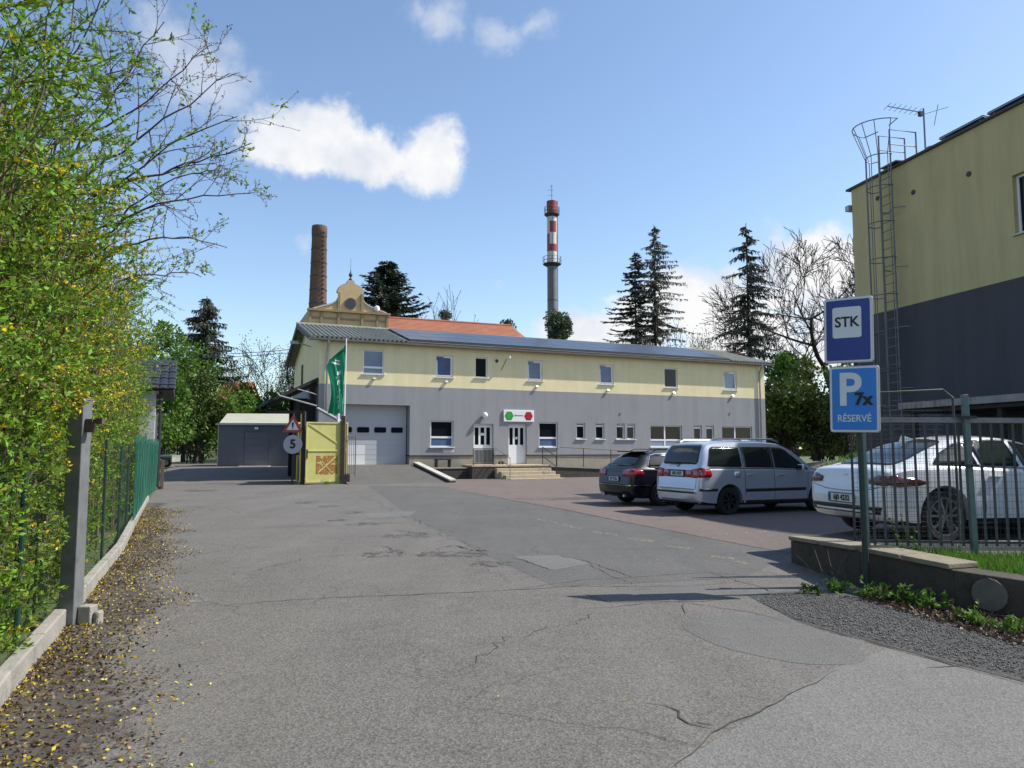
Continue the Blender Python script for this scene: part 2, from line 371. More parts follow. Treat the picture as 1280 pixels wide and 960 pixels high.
def roundpoly(poly, r):
    out = []; n = len(poly)
    for i in range(n):
        p0, p, p1 = Vector(poly[i-1]), Vector(poly[i]), Vector(poly[(i+1) % n]); a, b = (p0-p), (p1-p); q = min(r, a.length*.4, b.length*.4); A, B = p + a.normalized()*q, p + b.normalized()*q
        for t in (0, .33, .67, 1): out.append(tuple(A*(1-t)**2 + p*2*t*(1-t) + B*t*t))
    return out
G2 = lambda px, py: tuple(gp(px, py)[:2])
m_soil = mat('grassy soil', (.075, .10, .035), .95, var=.4, vscale=.4, speck=.4, sscale=9, bump=.6, bscale=12)
sheet('ground', [(-900, -900), (900, -900), (900, 1400), (-900, 1400)], -.03, m_soil)
m_as1 = asphalt('old grey asphalt', (.130, .122, .111), .60, .35, .2)
m_as2 = asphalt('smoother dark asphalt', (.103, .100, .095), .45, .35, .2)
m_as3 = asphalt('pale street asphalt', (.150, .147, .138), .42, .1, .12)
m_red = asphalt('reddish lot asphalt', (.142, .116, .104), .35, .3, .14)
m_pat = asphalt('patched asphalt', (.120, .117, .110), .3, 0, .16)
m_grv = asphalt('dark gravelly verge', (.062, .061, .058), .9, 0, .3)
LEFT = [(-1.05, 0.0), (-3.16, 4.78), (-10.86, 22.4), (-25, 55)]
sheet('driveway', [(1.7, -6)] + LEFT + [(34, 55), (34, -6)], 0.0, m_as1)
# darker surface between the long joint and the parking lot
e0, e1 = G2(545, 608), G2(990, 693)
dj = [G2(560, 744), G2(250, 616), G2(300, 604), e0, e1, G2(880, 735)]
sheet('resurfaced_driveway', [G2(640, 735), G2(520, 650), G2(430, 607), e0, e1, G2(930, 722)], .0015, m_as2)
sheet('parking_lot', [e0, (e0[0]+.5, 38.5), (17, 46), (30, 46), (30, 9), (5.4, 9.0), (4.4, 10.2), e1], .0035, m_red)
sheet('street', [G2(845, 958), G2(1042, 838), G2(1110, 811), G2(1280, 856), (5.0, .5), (.3, .5), (.55, 2.2)], .0015, m_as3)
sheet('gravel_verge', [G2(1000, 779), G2(1280, 853), (4.9, 4.9), (5.6, 5.8), (4.78, 6.82), (4.22, 7.5), (3.9, 8.35), G2(930, 742)], .003, m_grv)
rb = roundpoly([G2(848, 784), G2(870, 773), G2(930, 768), G2(1000, 776), G2(1060, 800), G2(1086, 820), G2(1075, 832), G2(1000, 833), G2(900, 812)], .35)
sheet('asphalt_patch', rb, .0022, m_pat)
m_pat2 = asphalt('pale patch', (.136, .133, .127), .4, 0, .16)
sheet('asphalt_patch', roundpoly([G2(640, 694), G2(700, 692), G2(738, 703), G2(690, 712)], .15), .003, m_pat2)
sheet('asphalt_patch', [G2(730, 742), G2(850, 727), G2(960, 741), G2(880, 752), G2(760, 753)], .0035, m_pat)
sheet('asphalt_patch', [G2(455, 641), G2(520, 639), G2(512, 645), G2(462, 648)], .003, m_pat2)
# verge behind the retaining wall
m_verge = mat('rough verge soil', (.09, .085, .05), .95, var=.4, vscale=3, bump=.8, bscale=20)
sheet('grass_verge', [(3.98, 8.62), (4.4, 7.45), (4.8, 6.9), (5.7, 6.1), (7.6, 4.5), (12, 4.5), (12, 9.1), (4.0, 9.0)], .02, m_verge)
# worn paint
m_white = worn_paint('worn white paint', (.42, .42, .40), .56); m_yel = worn_paint('worn yellow paint', (.42, .41, .20), .55)
for k, (px, py, ln, yel) in enumerate([(683, 651, 24, 0), (716, 658, 24, 0), (757, 666, 28, 0), (800, 674, 34, 1), (851, 684, 38, 1), (905, 697, 30, 1), (927, 703, 20, 1)]):
    a, b = gp(px - ln/2, py - 1.5), gp(px + ln/2, py + 2.5); d = (b - a).normalized(); n = Vector((-d.y, d.x, 0))*.06
    sheet('painted_dash', [tuple((a+n)[:2]), tuple((a-n)[:2]), tuple((b-n)[:2]), tuple((b+n)[:2])], .0055, m_yel if yel else m_white)
def strip(name, a, b, w, m, off): 
    a, b = Vector((*a, 0)), Vector((*b, 0)); d = (b-a).normalized(); n = Vector((-d.y, d.x, 0))*w/2
    return sheet(name, [tuple((a+n)[:2]), tuple((a-n)[:2]), tuple((b-n)[:2]), tuple((b+n)[:2])], off, m)
strip('painted_line', G2(196, 624), G2(330, 619), .11, m_white, .006)
strip('painted_line', G2(236, 752), G2(262, 751), .07, m_white, .006)
strip('painted_line', G2(885, 668), G2(1000, 666), .08, m_white, .009)
# long joints and ragged cracks in the surface: dark filled grooves
def crack(mb, pts, w, jag=.05, off=.0055):
    P = [gp(*q) for q in pts]; L = []
    for a, b in zip(P, P[1:]):
        n = max(2, int((b-a).length/.09))
        for k in range(n): L.append(a.lerp(b, k/n))
    L.append(P[-1]); q = [(rng.normal(0, 1), rng.normal(0, 1)) for _ in L]
    acc = 0; prev = None
    for i, p in enumerate(L):
        acc = acc*.75 + rng.normal(0, jag*.5); d = (L[min(i+1, len(L)-1)] - L[max(0, i-1)]).normalized(); n = Vector((-d.y, d.x, 0)); c = p + n*acc
        ww = w*(.35 + .9*rng.random())*min(1, .3 + 3*min(i, len(L)-1-i)/len(L)); A, B = c + n*ww, c - n*ww
        for v in (A, B): v.z = float(terrain(v.x, v.y)) + off
        cur = len(mb.v); mb.v += [tuple(A), tuple(B)]
        if prev is not None: mb.f.append((prev, prev+1, cur+1, cur)); mb.mi.append(0)
        prev = cur
cr = MB()
crack(cr, [(250, 757), (330, 752), (430, 747), (560, 741), (640, 737), (760, 732), (860, 732), (905, 728)], .009, .035)
crack(cr, [(640, 737), (730, 724), (800, 720), (880, 715), (960, 722)], .006, .03)
crack(cr, [(840, 958), (870, 935), (900, 912), (960, 880), (1040, 838)], .005, .03)
crack(cr, [(815, 880), (850, 892), (868, 906), (893, 912)], .007, .05); crack(cr, [(870, 905), (893, 909)], .010, .01)
crack(cr, [(1000, 779), (1120, 812), (1280, 856)], .008, .015)
crack(cr, [(545, 608), (767, 650), (990, 693)], .014, .012)
crack(cr, [(725, 762), (850, 752), (960, 770), (1000, 779)], .006, .05); crack(cr, [(850, 752), (855, 768)], .006, .04); crack(cr, [(890, 715), (930, 730), (960, 739), (1010, 742)], .008, .06)
crack(cr, [(665, 688), (700, 692), (745, 706), (800, 722)], .008, .05); crack(cr, [(690, 712), (670, 705), (640, 695)], .008, .03)
crack(cr, [(740, 704), (760, 718), (790, 730)], .006, .05); crack(cr, [(1160, 836), (1200, 834), (1250, 829)], .008, .05)
crack(cr, [(430, 610), (520, 650), (600, 690), (640, 735)], .006, .10); crack(cr, [(240, 664), (330, 660), (420, 657)], .012, .06)
crack(cr, [(300, 720), (380, 700), (470, 690)], .005, .10); crack(cr, [(560, 850), (640, 800), (700, 790), (780, 760)], .004, .12)
for hx, hy, a, b, dp in HOLES:      # broken edges of the potholes
    prev = None; 
    a0 = rng.uniform(.1, .6)
    for k in range(40):
        an = a0 + 1.7*k/40; d = 1/(1 + .3*math.sin(3*an + hx*7) + .18*math.sin(7*an + hy*5))
        ww = .008*(.1 + 1.6*rng.random()**2)*min(1, .2 + 4*min(k, 39-k)/40)*max(.6, b*3)
        o = Vector((math.cos(an), math.sin(an)))
        jt = 1 + rng.normal()*.035; c = (hx + a*d*o.x*.93*jt, hy + b*d*o.y*.93*jt); cur = len(cr.v)
        for sgn in (1, -1): x, y = c[0] + o.x*ww*sgn, c[1] + o.y*ww*sgn*1.5; cr.v.append((x, y, float(terrain(x, y)) + .008))
        if prev is not None: cr.f.append((prev, prev+1, cur+1, cur)); cr.mi.append(0)
        prev = cur
tag(cr.build('road_cracks', mat('crack filler', (.045, .043, .040), .95, var=.3)), kind='structure')

m_hole = worn_paint('broken asphalt', (.075, .071, .064), .535, 7)
for hx, hy, a_, b_, dp in HOLES:
    sheet('pothole_floor', [(hx + a_*.72*math.cos(R(30*k)), hy + b_*.72*math.sin(R(30*k))) for k in range(12)], .004, m_hole)

# ------------------------------------------------------------------ main building
m_yw = mat('pale yellow render', (.80, .705, .43), .9, var=.07, vscale=1.2, bump=.25, bscale=180, streak=.12, dirt=((.64, .56, .36), .58, .85, .9))
m_gw = mat('blue-grey render', (.282, .286, .300), .9, var=.07, vscale=.8, bump=.25, bscale=180, streak=.16, dirt=((.225, .23, .24), .58, .85, 1.1))
m_pl = mat('beige plinth render', (.30, .275, .22), .92, var=.18, vscale=2, bump=.4, bscale=60)
m_dk = mat('dark flashing', (.035, .036, .04), .6)
m_wpvc = mat('white window plastic', (.78, .79, .80), .35, var=.03)
m_gl = mat('dark window glass', (.010, .012, .015), .10, var=0, spec=.3)
m_glb = mat('glass with pale blind', (.20, .25, .34), .12, var=.15, vscale=1.5, spec=.6)
m_glc = mat('glass with blue curtain', (.09, .13, .24), .12, var=.3, vscale=4, spec=.6)
m_conc = mat('weathered concrete', (.30, .285, .25), .92, var=.25, vscale=3, speck=.12, bump=.5, bscale=50, dirt=((.12, .11, .09), .52, .75, 4))
m_cop = mat('pale concrete', (.46, .44, .39), .9, var=.15, vscale=4, bump=.3, bscale=60)
m_stone = mat('dark rubble stone', (.065, .056, .048), .95, var=.5, vscale=4, bump=1, bscale=9)
m_zinc = mat('zinc gutter', (.36, .37, .38), .45, .6, var=.15)
m_corr = mat('grey fibre cement', (.235, .24, .205), .9, var=.2, vscale=2, dirt=((.14, .145, .12), .5, .75, 1.6))
m_steel = mat('galvanised steel', (.20, .21, .22), .5, .35, var=.2, vscale=6, dirt=((.14, .145, .15), .5, .7, 10))
m_black = mat('black steel', (.02, .022, .022), .5)
m_sol = mat('solar glass', (.040, .046, .065), .34, var=.15, vscale=5, spec=.5, coat=.1)
BL, BW = 27.71, 8.6
BZ = math.atan2(11.3, 25.31)
bld = empty('office_building', (-9.29, 35.7, 0), BZ, 'long two-storey building, yellow above and grey below, with solar panels on its roof', 'building')
UP = [(2.11, 3.17, 5.21, 6.42), (5.87, 6.83, 5.19, 6.34), (8.05, 8.76, 5.25, 6.34), (11.10, 12.02, 5.20, 6.33), (15.62, 16.57, 5.16, 6.31), (20.08, 21.02, 5.13, 6.29), (24.48, 25.49, 5.12, 6.28)]
LOW = [(5.62, 6.86, 1.60, 2.95), (11.78, 12.94, 1.60, 2.95), (14.10, 14.66, 2.05, 2.95), (15.33, 15.90, 2.05, 2.95), (16.70, 17.25, 2.05, 2.95), (17.40, 17.96, 2.05, 2.95), (19.02, 21.25, 1.60, 2.88), (22.14, 22.72, 2.05, 2.92), (23.05, 23.63, 2.05, 2.92), (24.25, 26.6, 1.60, 2.88)]
DOORS = [(7.98, 9.10, .70, 2.82), (9.97, 11.05, .70, 2.82)]
GAR = (1.0, 4.53, .72, 3.69)
OPEN = UP + LOW + DOORS + [GAR]
def wall_part(name, m, z0, z1, ops, yf=0.0, dep=.22, u0=0.0, u1=BL):
    """outer skin with openings cut through and reveals of the wall's thickness"""
    ops = [(a, b, max(c, z0), min(d, z1), c > z0 - 1e-6, d < z1 + 1e-6) for a, b, c, d in ops if c < z1 and d > z0]
    us = sorted({u0, u1, *[o[0] for o in ops], *[o[1] for o in ops]}); zs = sorted({z0, z1, *[o[2] for o in ops], *[o[3] for o in ops]}); mb = MB()
    for a, b in zip(us, us[1:]):
        for c, d in zip(zs, zs[1:]):
            um, zm = (a+b)/2, (c+d)/2
            if any(o[0] < um < o[1] and o[2] < zm < o[3] for o in ops): continue
            mb.add([(a, yf, c), (b, yf, c), (b, yf, d), (a, yf, d)], [(0, 1, 2, 3)])
    for a, b, c, d, bot, top in ops:
        y2 = yf + (dep if b - a < 3 else .58)
        mb.add([(a, yf, c), (a, y2, c), (a, y2, d), (a, yf, d)], [(0, 1, 2, 3)]); mb.add([(b, yf, c), (b, yf, d), (b, y2, d), (b, y2, c)], [(0, 1, 2, 3)])
        if top: mb.add([(a, yf, d), (a, y2, d), (b, y2, d), (b, yf, d)], [(0, 1, 2, 3)])
        if bot: mb.add([(a, yf, c), (b, yf, c), (b, y2, c), (a, y2, c)], [(0, 1, 2, 3)])
    o = link(name, mb.mesh(name, fix=False), m, bld); return o
wall_part('upper_wall', m_yw, 4.65, 6.80, OPEN); wall_part('lower_wall', m_gw, 1.19, 4.65, OPEN); wall_part('plinth', m_pl, -.3, 1.13, OPEN, .03)
for a, b in ((4.53, 7.98), (9.10, 9.97), (11.05, BL), (0, 1.0)): MB().lim(a, b, -.012, .03, 1.13, 1.19).build('plinth_flashing', m_dk, bld)

# end walls and back
RID, EV, RY = 8.12, 6.86, 4.3
def end_wall(u, name, zs):
    for (z0, z1, m, nm) in zs:
        mb = MB()
        if nm == 'upper_gable': mb.add([(u, 0, 4.65), (u, BW, 4.65), (u, BW, 6.80), (u, RY, RID-.06), (u, 0, 6.80)], [(0, 1, 2, 3, 4)])
        else: mb.add([(u, 0, z0), (u, BW, z0), (u, BW, z1), (u, 0, z1)], [(0, 1, 2, 3)])
        mb.build(nm, m, bld)
for u in (0.0, BL): end_wall(u, 'end', [(4.65, 6.8, m_yw, 'upper_gable'), (-.3, 4.65, m_gw, 'lower_gable')])
MB().lim(0, BL, BW-.02, BW, -.3, 6.8).build('rear_wall', m_gw, bld)
MB().lim(.01, BL-.01, .62, BW-.1, .3, 6.7).build('interior_mass', mat('dim interior', (.03, .03, .03), .9), bld)
gw = MB().lim(-.03, .0, 5.2, 5.75, 5.0, 6.1).build('window', m_dk, bld)
MB().lim(-.035, -.03, 5.26, 5.69, 5.06, 6.04).build('pane', m_gl, gw)
# windows
def window(u0, u1, z0, z1, glass, mull=(), trans=None, sillw=.05, tilt=None, d=.09):
    f = MB(); t = .065; y0, y1 = d, d+.06
    f.lim(u0, u1, y0, y1, z0, z0+t); f.lim(u0, u1, y0, y1, z1-t, z1); f.lim(u0, u0+t, y0, y1, z0+t, z1-t); f.lim(u1-t, u1, y0, y1, z0+t, z1-t)
    for q in mull: f.lim(u0+q-.045, u0+q+.045, y0-.004, y1, z0+t, z1-t)
    if trans: f.lim(u0+t, u1-t, y0-.002, y1, trans-.05, trans+.05)
    fo = f.build('window', m_wpvc, bld)
    a = [u0+t] + [u0+q for q in mull] + [u1-t]; zz = [z0+t] + ([trans] if trans else []) + [z1-t]
    for i in range(len(a)-1):
        for j in range(len(zz)-1):
            g = glass[j % len(glass)] if isinstance(glass, list) else glass
            MB().lim(a[i], a[i+1], y0+.025, y0+.035, zz[j], zz[j+1]).build('pane', g, fo)
    if tilt:                                    # sash tipped inwards at the top
        s = MB(); w = u1-u0-2*t; h = z1-z0-2*t
        for (xa, xb, za, zb) in ((0, w, 0, .06), (0, w, h-.06, h), (0, .06, .06, h-.06), (w-.06, w, .06, h-.06)): s.lim(xa, xb, 0, .05, za, zb)
        so_ = s.build('sash', m_wpvc, fo); so_.location = (u0+t, y0-.03, z0+t); so_.rotation_euler = (R(-tilt), 0, R(-2))
    MB().lim(u0-.06, u1+.06, -.07, d, z0-.04, z0-.004).build('sill', m_wpvc, fo)
    return fo
kinds = [m_glb, m_glc, m_gl, m_glb, m_glb, m_gl, m_glb]
for i, w in enumerate(UP): window(*w, kinds[i], trans=(w[2]+.34 if i == 0 else None), tilt=(4 if i in (1, 3, 4, 6) else None))
for i, w in enumerate(LOW):
    if i in (0, 1): window(*w, [m_glc, m_gl], trans=w[2]+.5)
    elif i in (6, 9): window(*w, [m_glb, m_gl], mull=(1.05,), trans=w[2]+.42)
    else: window(*w, m_gl, trans=w[3]-.16)
# doors
for i, (u0, u1, z0, z1) in enumerate(DOORS):
    f = MB(); y = .16; f.lim(u0, u0+.07, y, y+.07, z0, z1); f.lim(u1-.07, u1, y, y+.07, z0, z1); f.lim(u0+.07, u1-.07, y, y+.07, z1-.08, z1)
    do = f.build('door', m_wpvc, bld); w = u1-u0-.14
    lf = MB(); lf.lim(u0+.07, u1-.07, y+.01, y+.055, z0+.01, z0+1.02); lf.lim(u0+.07, u1-.07, y+.01, y+.055, z1-.19, z1-.085)
    for k in range(4): c = u0+.07 + w*k/3; lf.lim(max(u0+.07, c-.055), min(u1-.07, c+.055), y+.01, y+.055, z0+1.02, z1-.19)
    lf.build('door_leaf', m_wpvc, do)
    for k in range(3): MB().lim(u0+.07+w*k/3+.045, u0+.07+w*(k+1)/3-.045, y+.03, y+.04, z0+1.02 - (.28 if k == 1 else 0), z1-.19).build('pane', m_gl, do)
    if i == 0: MB().lim(u0+.47, u0+.66, y+.02, y+.028, z0+1.5, z0+1.64).build('notice', m_wpvc, do)
    if i == 1: MB().lim(u0+.49, u0+.60, y+.02, y+.028, z0+1.32, z0+1.45).build('notice', m_wpvc, do)
    MB().tube([(u1-.16, y-.04, z0+.98), (u1-.28, y-.04, z0+.98)], .011).bar((u1-.16, y-.04, z0+.98), (u1-.16, y+.02, z0+.98), .02).build('handle', m_zinc, do)
# sectional garage door
gd = MB(); gd.lim(GAR[0], GAR[0]+.05, .50, .56, GAR[2], GAR[3]); gd.lim(GAR[1]-.05, GAR[1], .50, .56, GAR[2], GAR[3]); gd.lim(GAR[0], GAR[1], .54, .57, GAR[2], GAR[3])
gdo = gd.build('garage_door', m_dk, bld); ns = 6; hh = (GAR[3]-GAR[2])/ns
m_gdoor = mat('grey door panel', (.44, .455, .48), .5, var=.05); m_gdoor2 = mat('sunlit door panel', (.70, .71, .72), .5, var=.04)  # paler copy of the door colour holds its sunlit tone
for k in range(ns):
    z0 = GAR[2] + k*hh; mb = MB()
    mb.lim(GAR[0]+.05, GAR[1]-.05, .49, .53, z0+.008, z0+hh*.5-.006); mb.lim(GAR[0]+.05, GAR[1]-.05, .49, .53, z0+hh*.5+.006, z0+hh-.008); mb.lim(GAR[0]+.05, GAR[1]-.05, .50, .53, z0, z0+hh)
    po = mb.build('panel', m_gdoor, gdo)
    if k == 3:
        for j in range(4): MB().prism(rrect(.60, .27, .05, 3, 1.42+j*.86, z0+hh/2), .465, .488).build('pane', m_gl, po)
    if k < 2:
        MB().lim(1.2, 2.38, .478, .488, z0+.012, z0+hh-.012).build('sunlit_patch', m_gdoor2, po)  # sunlight on the lower left of the door, painted as paler sheets
MB().lim(GAR[0]+.05, GAR[1]-.05, .47, .53, GAR[2]-.05, GAR[2]+.008).build('rubber_seal', m_black, gdo)
# roof: two slopes, corrugated sheets at the ends, flat sheet under the panels
OVH, U0, U1 = .27, -.55, BL+.45
def rz(y): return EV-.02 + (RID - EV)*(y + OVH)/(RY + OVH) if y <= RY else RID-.02 - (RID - 6.3)*(y - RY)/(BW + .45 - RY)
def corr(u0, u1, name, y0=-OVH, y1=RY, amp=.055, pitch=.23):
    n = int((u1-u0)/pitch*6); us = np.linspace(u0, u1, n+1); V = []
    for y in (y0, y1):
        for u in us: V.append((u, y, rz(y) + .06 + amp*math.sin(2*math.pi*u/pitch)))
    for y in (y0, y1):
        for u in us: V.append((u, y, rz(y) + .045 + amp*math.sin(2*math.pi*u/pitch)))
    m = n+1; F = [(i, i+1, m+i+1, m+i) for i in range(n)] + [(2*m+i, 3*m+i, 3*m+i+1, 2*m+i+1) for i in range(n)] + [(i, 2*m+i, 2*m+i+1, i+1) for i in range(n)]
    return MB().add(V, F).build(name, m_corr, bld, smooth=False)
SU0, SU1 = 4.35, 24.9
corr(U0, SU0, 'corrugated_roof'); corr(SU1, U1, 'corrugated_roof'); corr(U0, U1, 'rear_roof', RY, BW+.45)
rs = MB().add([(SU0, -OVH, rz(-OVH)+.05), (SU1, -OVH, rz(-OVH)+.05), (SU1, RY, rz(RY)+.05), (SU0, RY, rz(RY)+.05)], [(0, 1, 2, 3)])
rs.build('roof_sheet', m_corr, bld)
MB().tube([(U0, RY, RID+.06), (U1, RY, RID+.06)], .10, 8).build('ridge_cap', m_corr, bld)
sf = MB().lim(U0+.03, U1-.03, -OVH+.03, -.01, 6.80, 6.84); sf.lim(U0+.03, U1-.03, -OVH+.005, -OVH+.03, 6.72, 6.86); sf.build('soffit', mat('brown timber', (.09, .065, .045), .85, var=.3), bld)
for u in (U0+.02, U1-.06):
    b1 = MB(); b1.bar((u+.02, -OVH, rz(-OVH)-.06), (u+.02, RY, RID-.08), .04, .2); b1.bar((u+.02, RY, RID-.08), (u+.02, BW+.4, rz(BW+.4)-.06), .04, .2); b1.build('barge_board', m_dk, bld)
for u0 in np.arange(U0+.1, U1, 4.7): pass
# half-round gutter and downpipes
gt = MB(); ng = 7; ring = [(-OVH-.075 + .075*math.cos(math.pi + math.pi*k/(ng-1)), 6.80 + .075*math.sin(math.pi + math.pi*k/(ng-1))) for k in range(ng)]
V = [(u, y, z) for u in (U0, U1) for y, z in ring]; gt.add(V, [(k, k+1, ng+k+1, ng+k) for k in range(ng-1)]); gt.build('gutter', m_zinc, bld)
for u in (.35, 27.25):
    MB().tube([(u, -OVH-.075, 6.74), (u, -OVH-.06, 6.62), (u, -.09, 6.32), (u, -.08, 6.1), (u, -.08, .1)], .05, 8).build('downpipe', m_zinc, bld, smooth=True)
# solar panels: 3 rows
ns, slope = 18, math.atan2(RID - EV, RY + OVH); pw = (SU1 - SU0 - .15)/ns; sl_len = math.hypot(RID-EV, RY+OVH); ph = (sl_len - .25)/3
pm = MB().box((0, 0, 0), (pw-.03, ph-.03, .035)).mesh('solar_panel'); pm.materials.append(m_sol); pf = MB()
for sx in (-1, 1): pf.box((sx*(pw/2-.025), 0, .004), (.022, ph-.03, .036))
for sy in (-1, 1): pf.box((0, sy*(ph/2-.025), .004), (pw-.07, .022, .036))
pfm = pf.mesh('panel_frame'); pfm.materials.append(mat('panel aluminium', (.30, .32, .35), .4, .8))
for i in range(ns):
    for j in range(3):
        o = link('solar_panel', pm, None, bld); t = .16 + (j+.5)*ph
        o.location = (SU0 + .12 + (i+.5)*pw, -OVH + t*math.cos(slope), EV + t*math.sin(slope) + .14); o.rotation_euler = (slope, 0, 0)
        link('panel_frame', pfm, None, o)
MB().lim(SU0+.1, SU1, -OVH+.10, -OVH+.13, EV+.03, EV+.16).build('mounting_rail', m_dk, bld)
# small wall lamps, globe lamp, camera, vents
def flood(u, z):
    e = empty('floodlight', (0, 0, 0)); e.parent = bld
    return e
m_lampw = mat('white lamp glass', (.82, .82, .80), .25, var=0)
for u, z in ((2.68, 4.92), (6.45, 4.90), (11.65, 4.83), (16.15, 4.78), (20.68, 4.76), (25.1, 4.72)):
    mb = MB(); mb.bar((u, 0, z+.02), (u, -.04, z+.02), .03); mb.box((u, -.065, z+.05), (.15, .06, .11), M=Matrix.Rotation(R(-35), 3, 'X'))
    fo = mb.build('floodlight', m_zinc, bld); MB().box((u, -.088, z+.035), (.11, .012, .08), M=Matrix.Rotation(R(-35), 3, 'X')).build('lens', m_glb, fo)
mb = MB(); mb.lathe([(.001, -.15), (.07, -.135), (.125, -.08), (.15, 0), (.125, .08), (.07, .135), (.001, .15)], 20, (8.55, -.165, 3.27)); gl = mb.build('globe_lamp', m_lampw, bld, smooth=True)
MB().bar((8.55, 0, 3.18), (8.55, -.2, 3.22), .05).build('bracket', m_zinc, gl)
mb = MB(); mb.bar((9.9, 0, 6.33), (9.9, -.3, 6.36), .03); mb.lathe([(.05, -.08), (.06, 0), (.05, .06)], 10, (9.9, -.3, 6.38)); mb.build('camera', m_wpvc, bld)
MB().tube([(9.85, -.02, 6.3), (9.75, -.02, 6.1), (9.55, -.02, 5.7)], .012, 5).build('cable', m_dk, bld)
MB().lathe([(.09, -.03), (.09, 0)], 12, (9.28, 0, 6.18), axis='Y').build('vent', m_dk, bld)
mb = MB(); mb.bar((-.02, 2.6, 6.75), (-.75, 2.6, 6.95), .05); mb.box((-.85, 2.6, 6.93), (.42, .2, .14)); mb.build('street_light', m_zinc, bld)
MB().lim(5.7+.6, 6.9, -.012, 0, 1.32, 1.47).build('name_plate', mat('pinkish plate', (.55, .47, .50), .5), bld)
for u, z in ((17.0, 3.55), (24.9, 3.7)): MB().lathe([(.07, -.04), (.05, 0)], 10, (u, 0, z), axis='Y').build('repair_plug', m_pl, bld)
# illuminated sign box over the second door
sgn = empty('sign_box', (0, 0, 0), 0, 'white sign box with a green and a red hexagon over the door', 'sign'); sgn.location = bld.location; sgn.rotation_euler = bld.rotation_euler
MB().lim(9.66, 11.45, -.075, -.01, 2.95, 3.58).build('case', mat('white acrylic', (.80, .80, .80), .35, var=.02), sgn, bevel=.015)
def hexa(u, z, r, col, nm, rot=0): MB().prism([(u + r*math.cos(R(60*k+rot)), z + r*math.sin(R(60*k+rot))) for k in range(6)], -.083, -.076).build(nm, col, sgn)
hexa(9.98, 3.265, .255, mat('sign green dark', (.02, .22, .04), .4), 'hexagon_border', 0); hexa(9.98, 3.265, .215, mat('sign green', (.03, .36, .05), .4), 'hexagon', 0)
hexa(11.12, 3.265, .255, mat('sign red dark', (.22, .005, .02), .4), 'hexagon_border', 0); hexa(11.12, 3.265, .215, mat('sign red', (.45, .012, .03), .4), 'hexagon', 0)
for o in [c for c in sgn.children if c.name.startswith('hexagon') and 'border' not in c.name]: o.location.y = -.004
sb = MB(); sb.lim(10.31, 10.33, -.083, -.076, 3.24, 3.36); sb.lim(10.34, 10.80, -.083, -.076, 3.265, 3.305); sb.build('lettering_bar', mat('sign ink', (.12, .13, .14), .5), sgn)
# entrance stairs in front of the two doors
m_tan = mat('sandy stair tile', (.44, .37, .26), .85, var=.25, vscale=5, bump=.3, bscale=50, dirt=((.24, .20, .14), .55, .7, 5))
st = empty('entrance_stairs', bld.location, BZ, 'sandy tiled entrance stairs up to the two white doors', 'stairs')
nst, rise, run = 4, .17, .30
MB().lim(7.35, 11.60, -1.45, -.02, -.2, .60).build('landing', m_stone, st)
MB().lim(7.33, 11.62, -1.47, -.015, .60, .69).build('landing_slab', m_tan, st, bevel=.01)
for k in range(nst):
    z1 = .69 - (k+1)*rise*.96; y1 = -1.47 - k*run
    if z1 < .02: z1 = .04
    MB().lim(8.55 + .12*k, 11.62 + .1*k, y1-run, y1-.002, -.1, z1).build('step', m_tan, st, bevel=.012)
rl = MB(); yb = -1.47-4*run+.1
for a in (8.62,):
    rl.tube([(a, -1.4, .69), (a, -1.4, 1.55), (a+.3, yb, 1.05), (a+.3, yb, .05)], .022, 6); rl.tube([(a, -1.4, 1.15), (a+.3, yb, .62)], .018, 6)
rl.build('handrail', m_steel, st)
rl = MB(); a = 11.5; rl.tube([(a, -1.0, .69), (a, -1.0, 1.6), (a+.15, yb+.3, 1.1), (a+.15, yb+.3, .05)], .024, 6); rl.tube([(a, -1.0, 1.12), (a+.15, yb+.3, .6)], .018, 6); rl.build('handrail', m_black, st)
bx = MB(); bx.lim(7.42, 8.55, -1.40, -1.36, 1.48, 1.53); bx.lim(7.42, 8.55, -1.40, -1.36, .75, .79); bx.lim(7.42, 7.46, -1.40, -1.36, .69, 1.5); bx.lim(8.51, 8.55, -1.40, -1.36, .69, 1.5); bx.build('balustrade_frame', m_black, st)
bsm = MB().box((0, 0, 0), (.055, .02, .66)).mesh('baluster'); bsm.materials.append(m_black)
for k in range(14): o = link('baluster', bsm, None, st); o.location = (7.52 + k*.072, -1.38, 1.13)
for u in (9.35, 9.52): MB().lathe([(.05, 0), (.07, .1), (.06, .16)], 10, (u, -.25, .69)).build('flower_pot', m_stone, st)
# access ramp with railing to the right of the stairs
rp = empty('access_ramp', bld.location, BZ, 'stone access ramp with thin pipe railing along the grey wall', 'ramp')
MB().prism([(11.75, -.1), (22.0, -.1), (22.0, .08), (11.75, .56)], -1.5, -.2).build('retaining_base', m_stone, rp)
MB().add([(11.72, -1.55, .57), (22.0, -1.55, .09), (22.0, -.05, .09), (11.72, -.05, .57), (11.72, -1.55, .64), (22.0, -1.55, .16), (22.0, -.05, .16), (11.72, -.05, .64)], [(0, 1, 2, 3), (4, 5, 6, 7), (0, 1, 5, 4), (1, 2, 6, 5), (2, 3, 7, 6), (3, 0, 4, 7)]).build('ramp_slab', m_conc, rp)
m_rail = mat('rusty brown rail', (.10, .075, .06), .6, .3, var=.3, vscale=10)
zr = lambda u: .64 - (u-11.72)*.48/10.28
for u in (12.1, 13.7, 15.4, 17.3, 19.3, 21.6): MB().tube([(u, -1.48, zr(u)-.05), (u, -1.48, zr(u)+1.0)], .026, 6).build('post', m_rail, rp)
for h in (.98, .5): MB().tube([(12.1, -1.48, zr(12.1)+h), (21.6, -1.48, zr(21.6)+h)], .02, 6).build('rail', m_rail, rp)
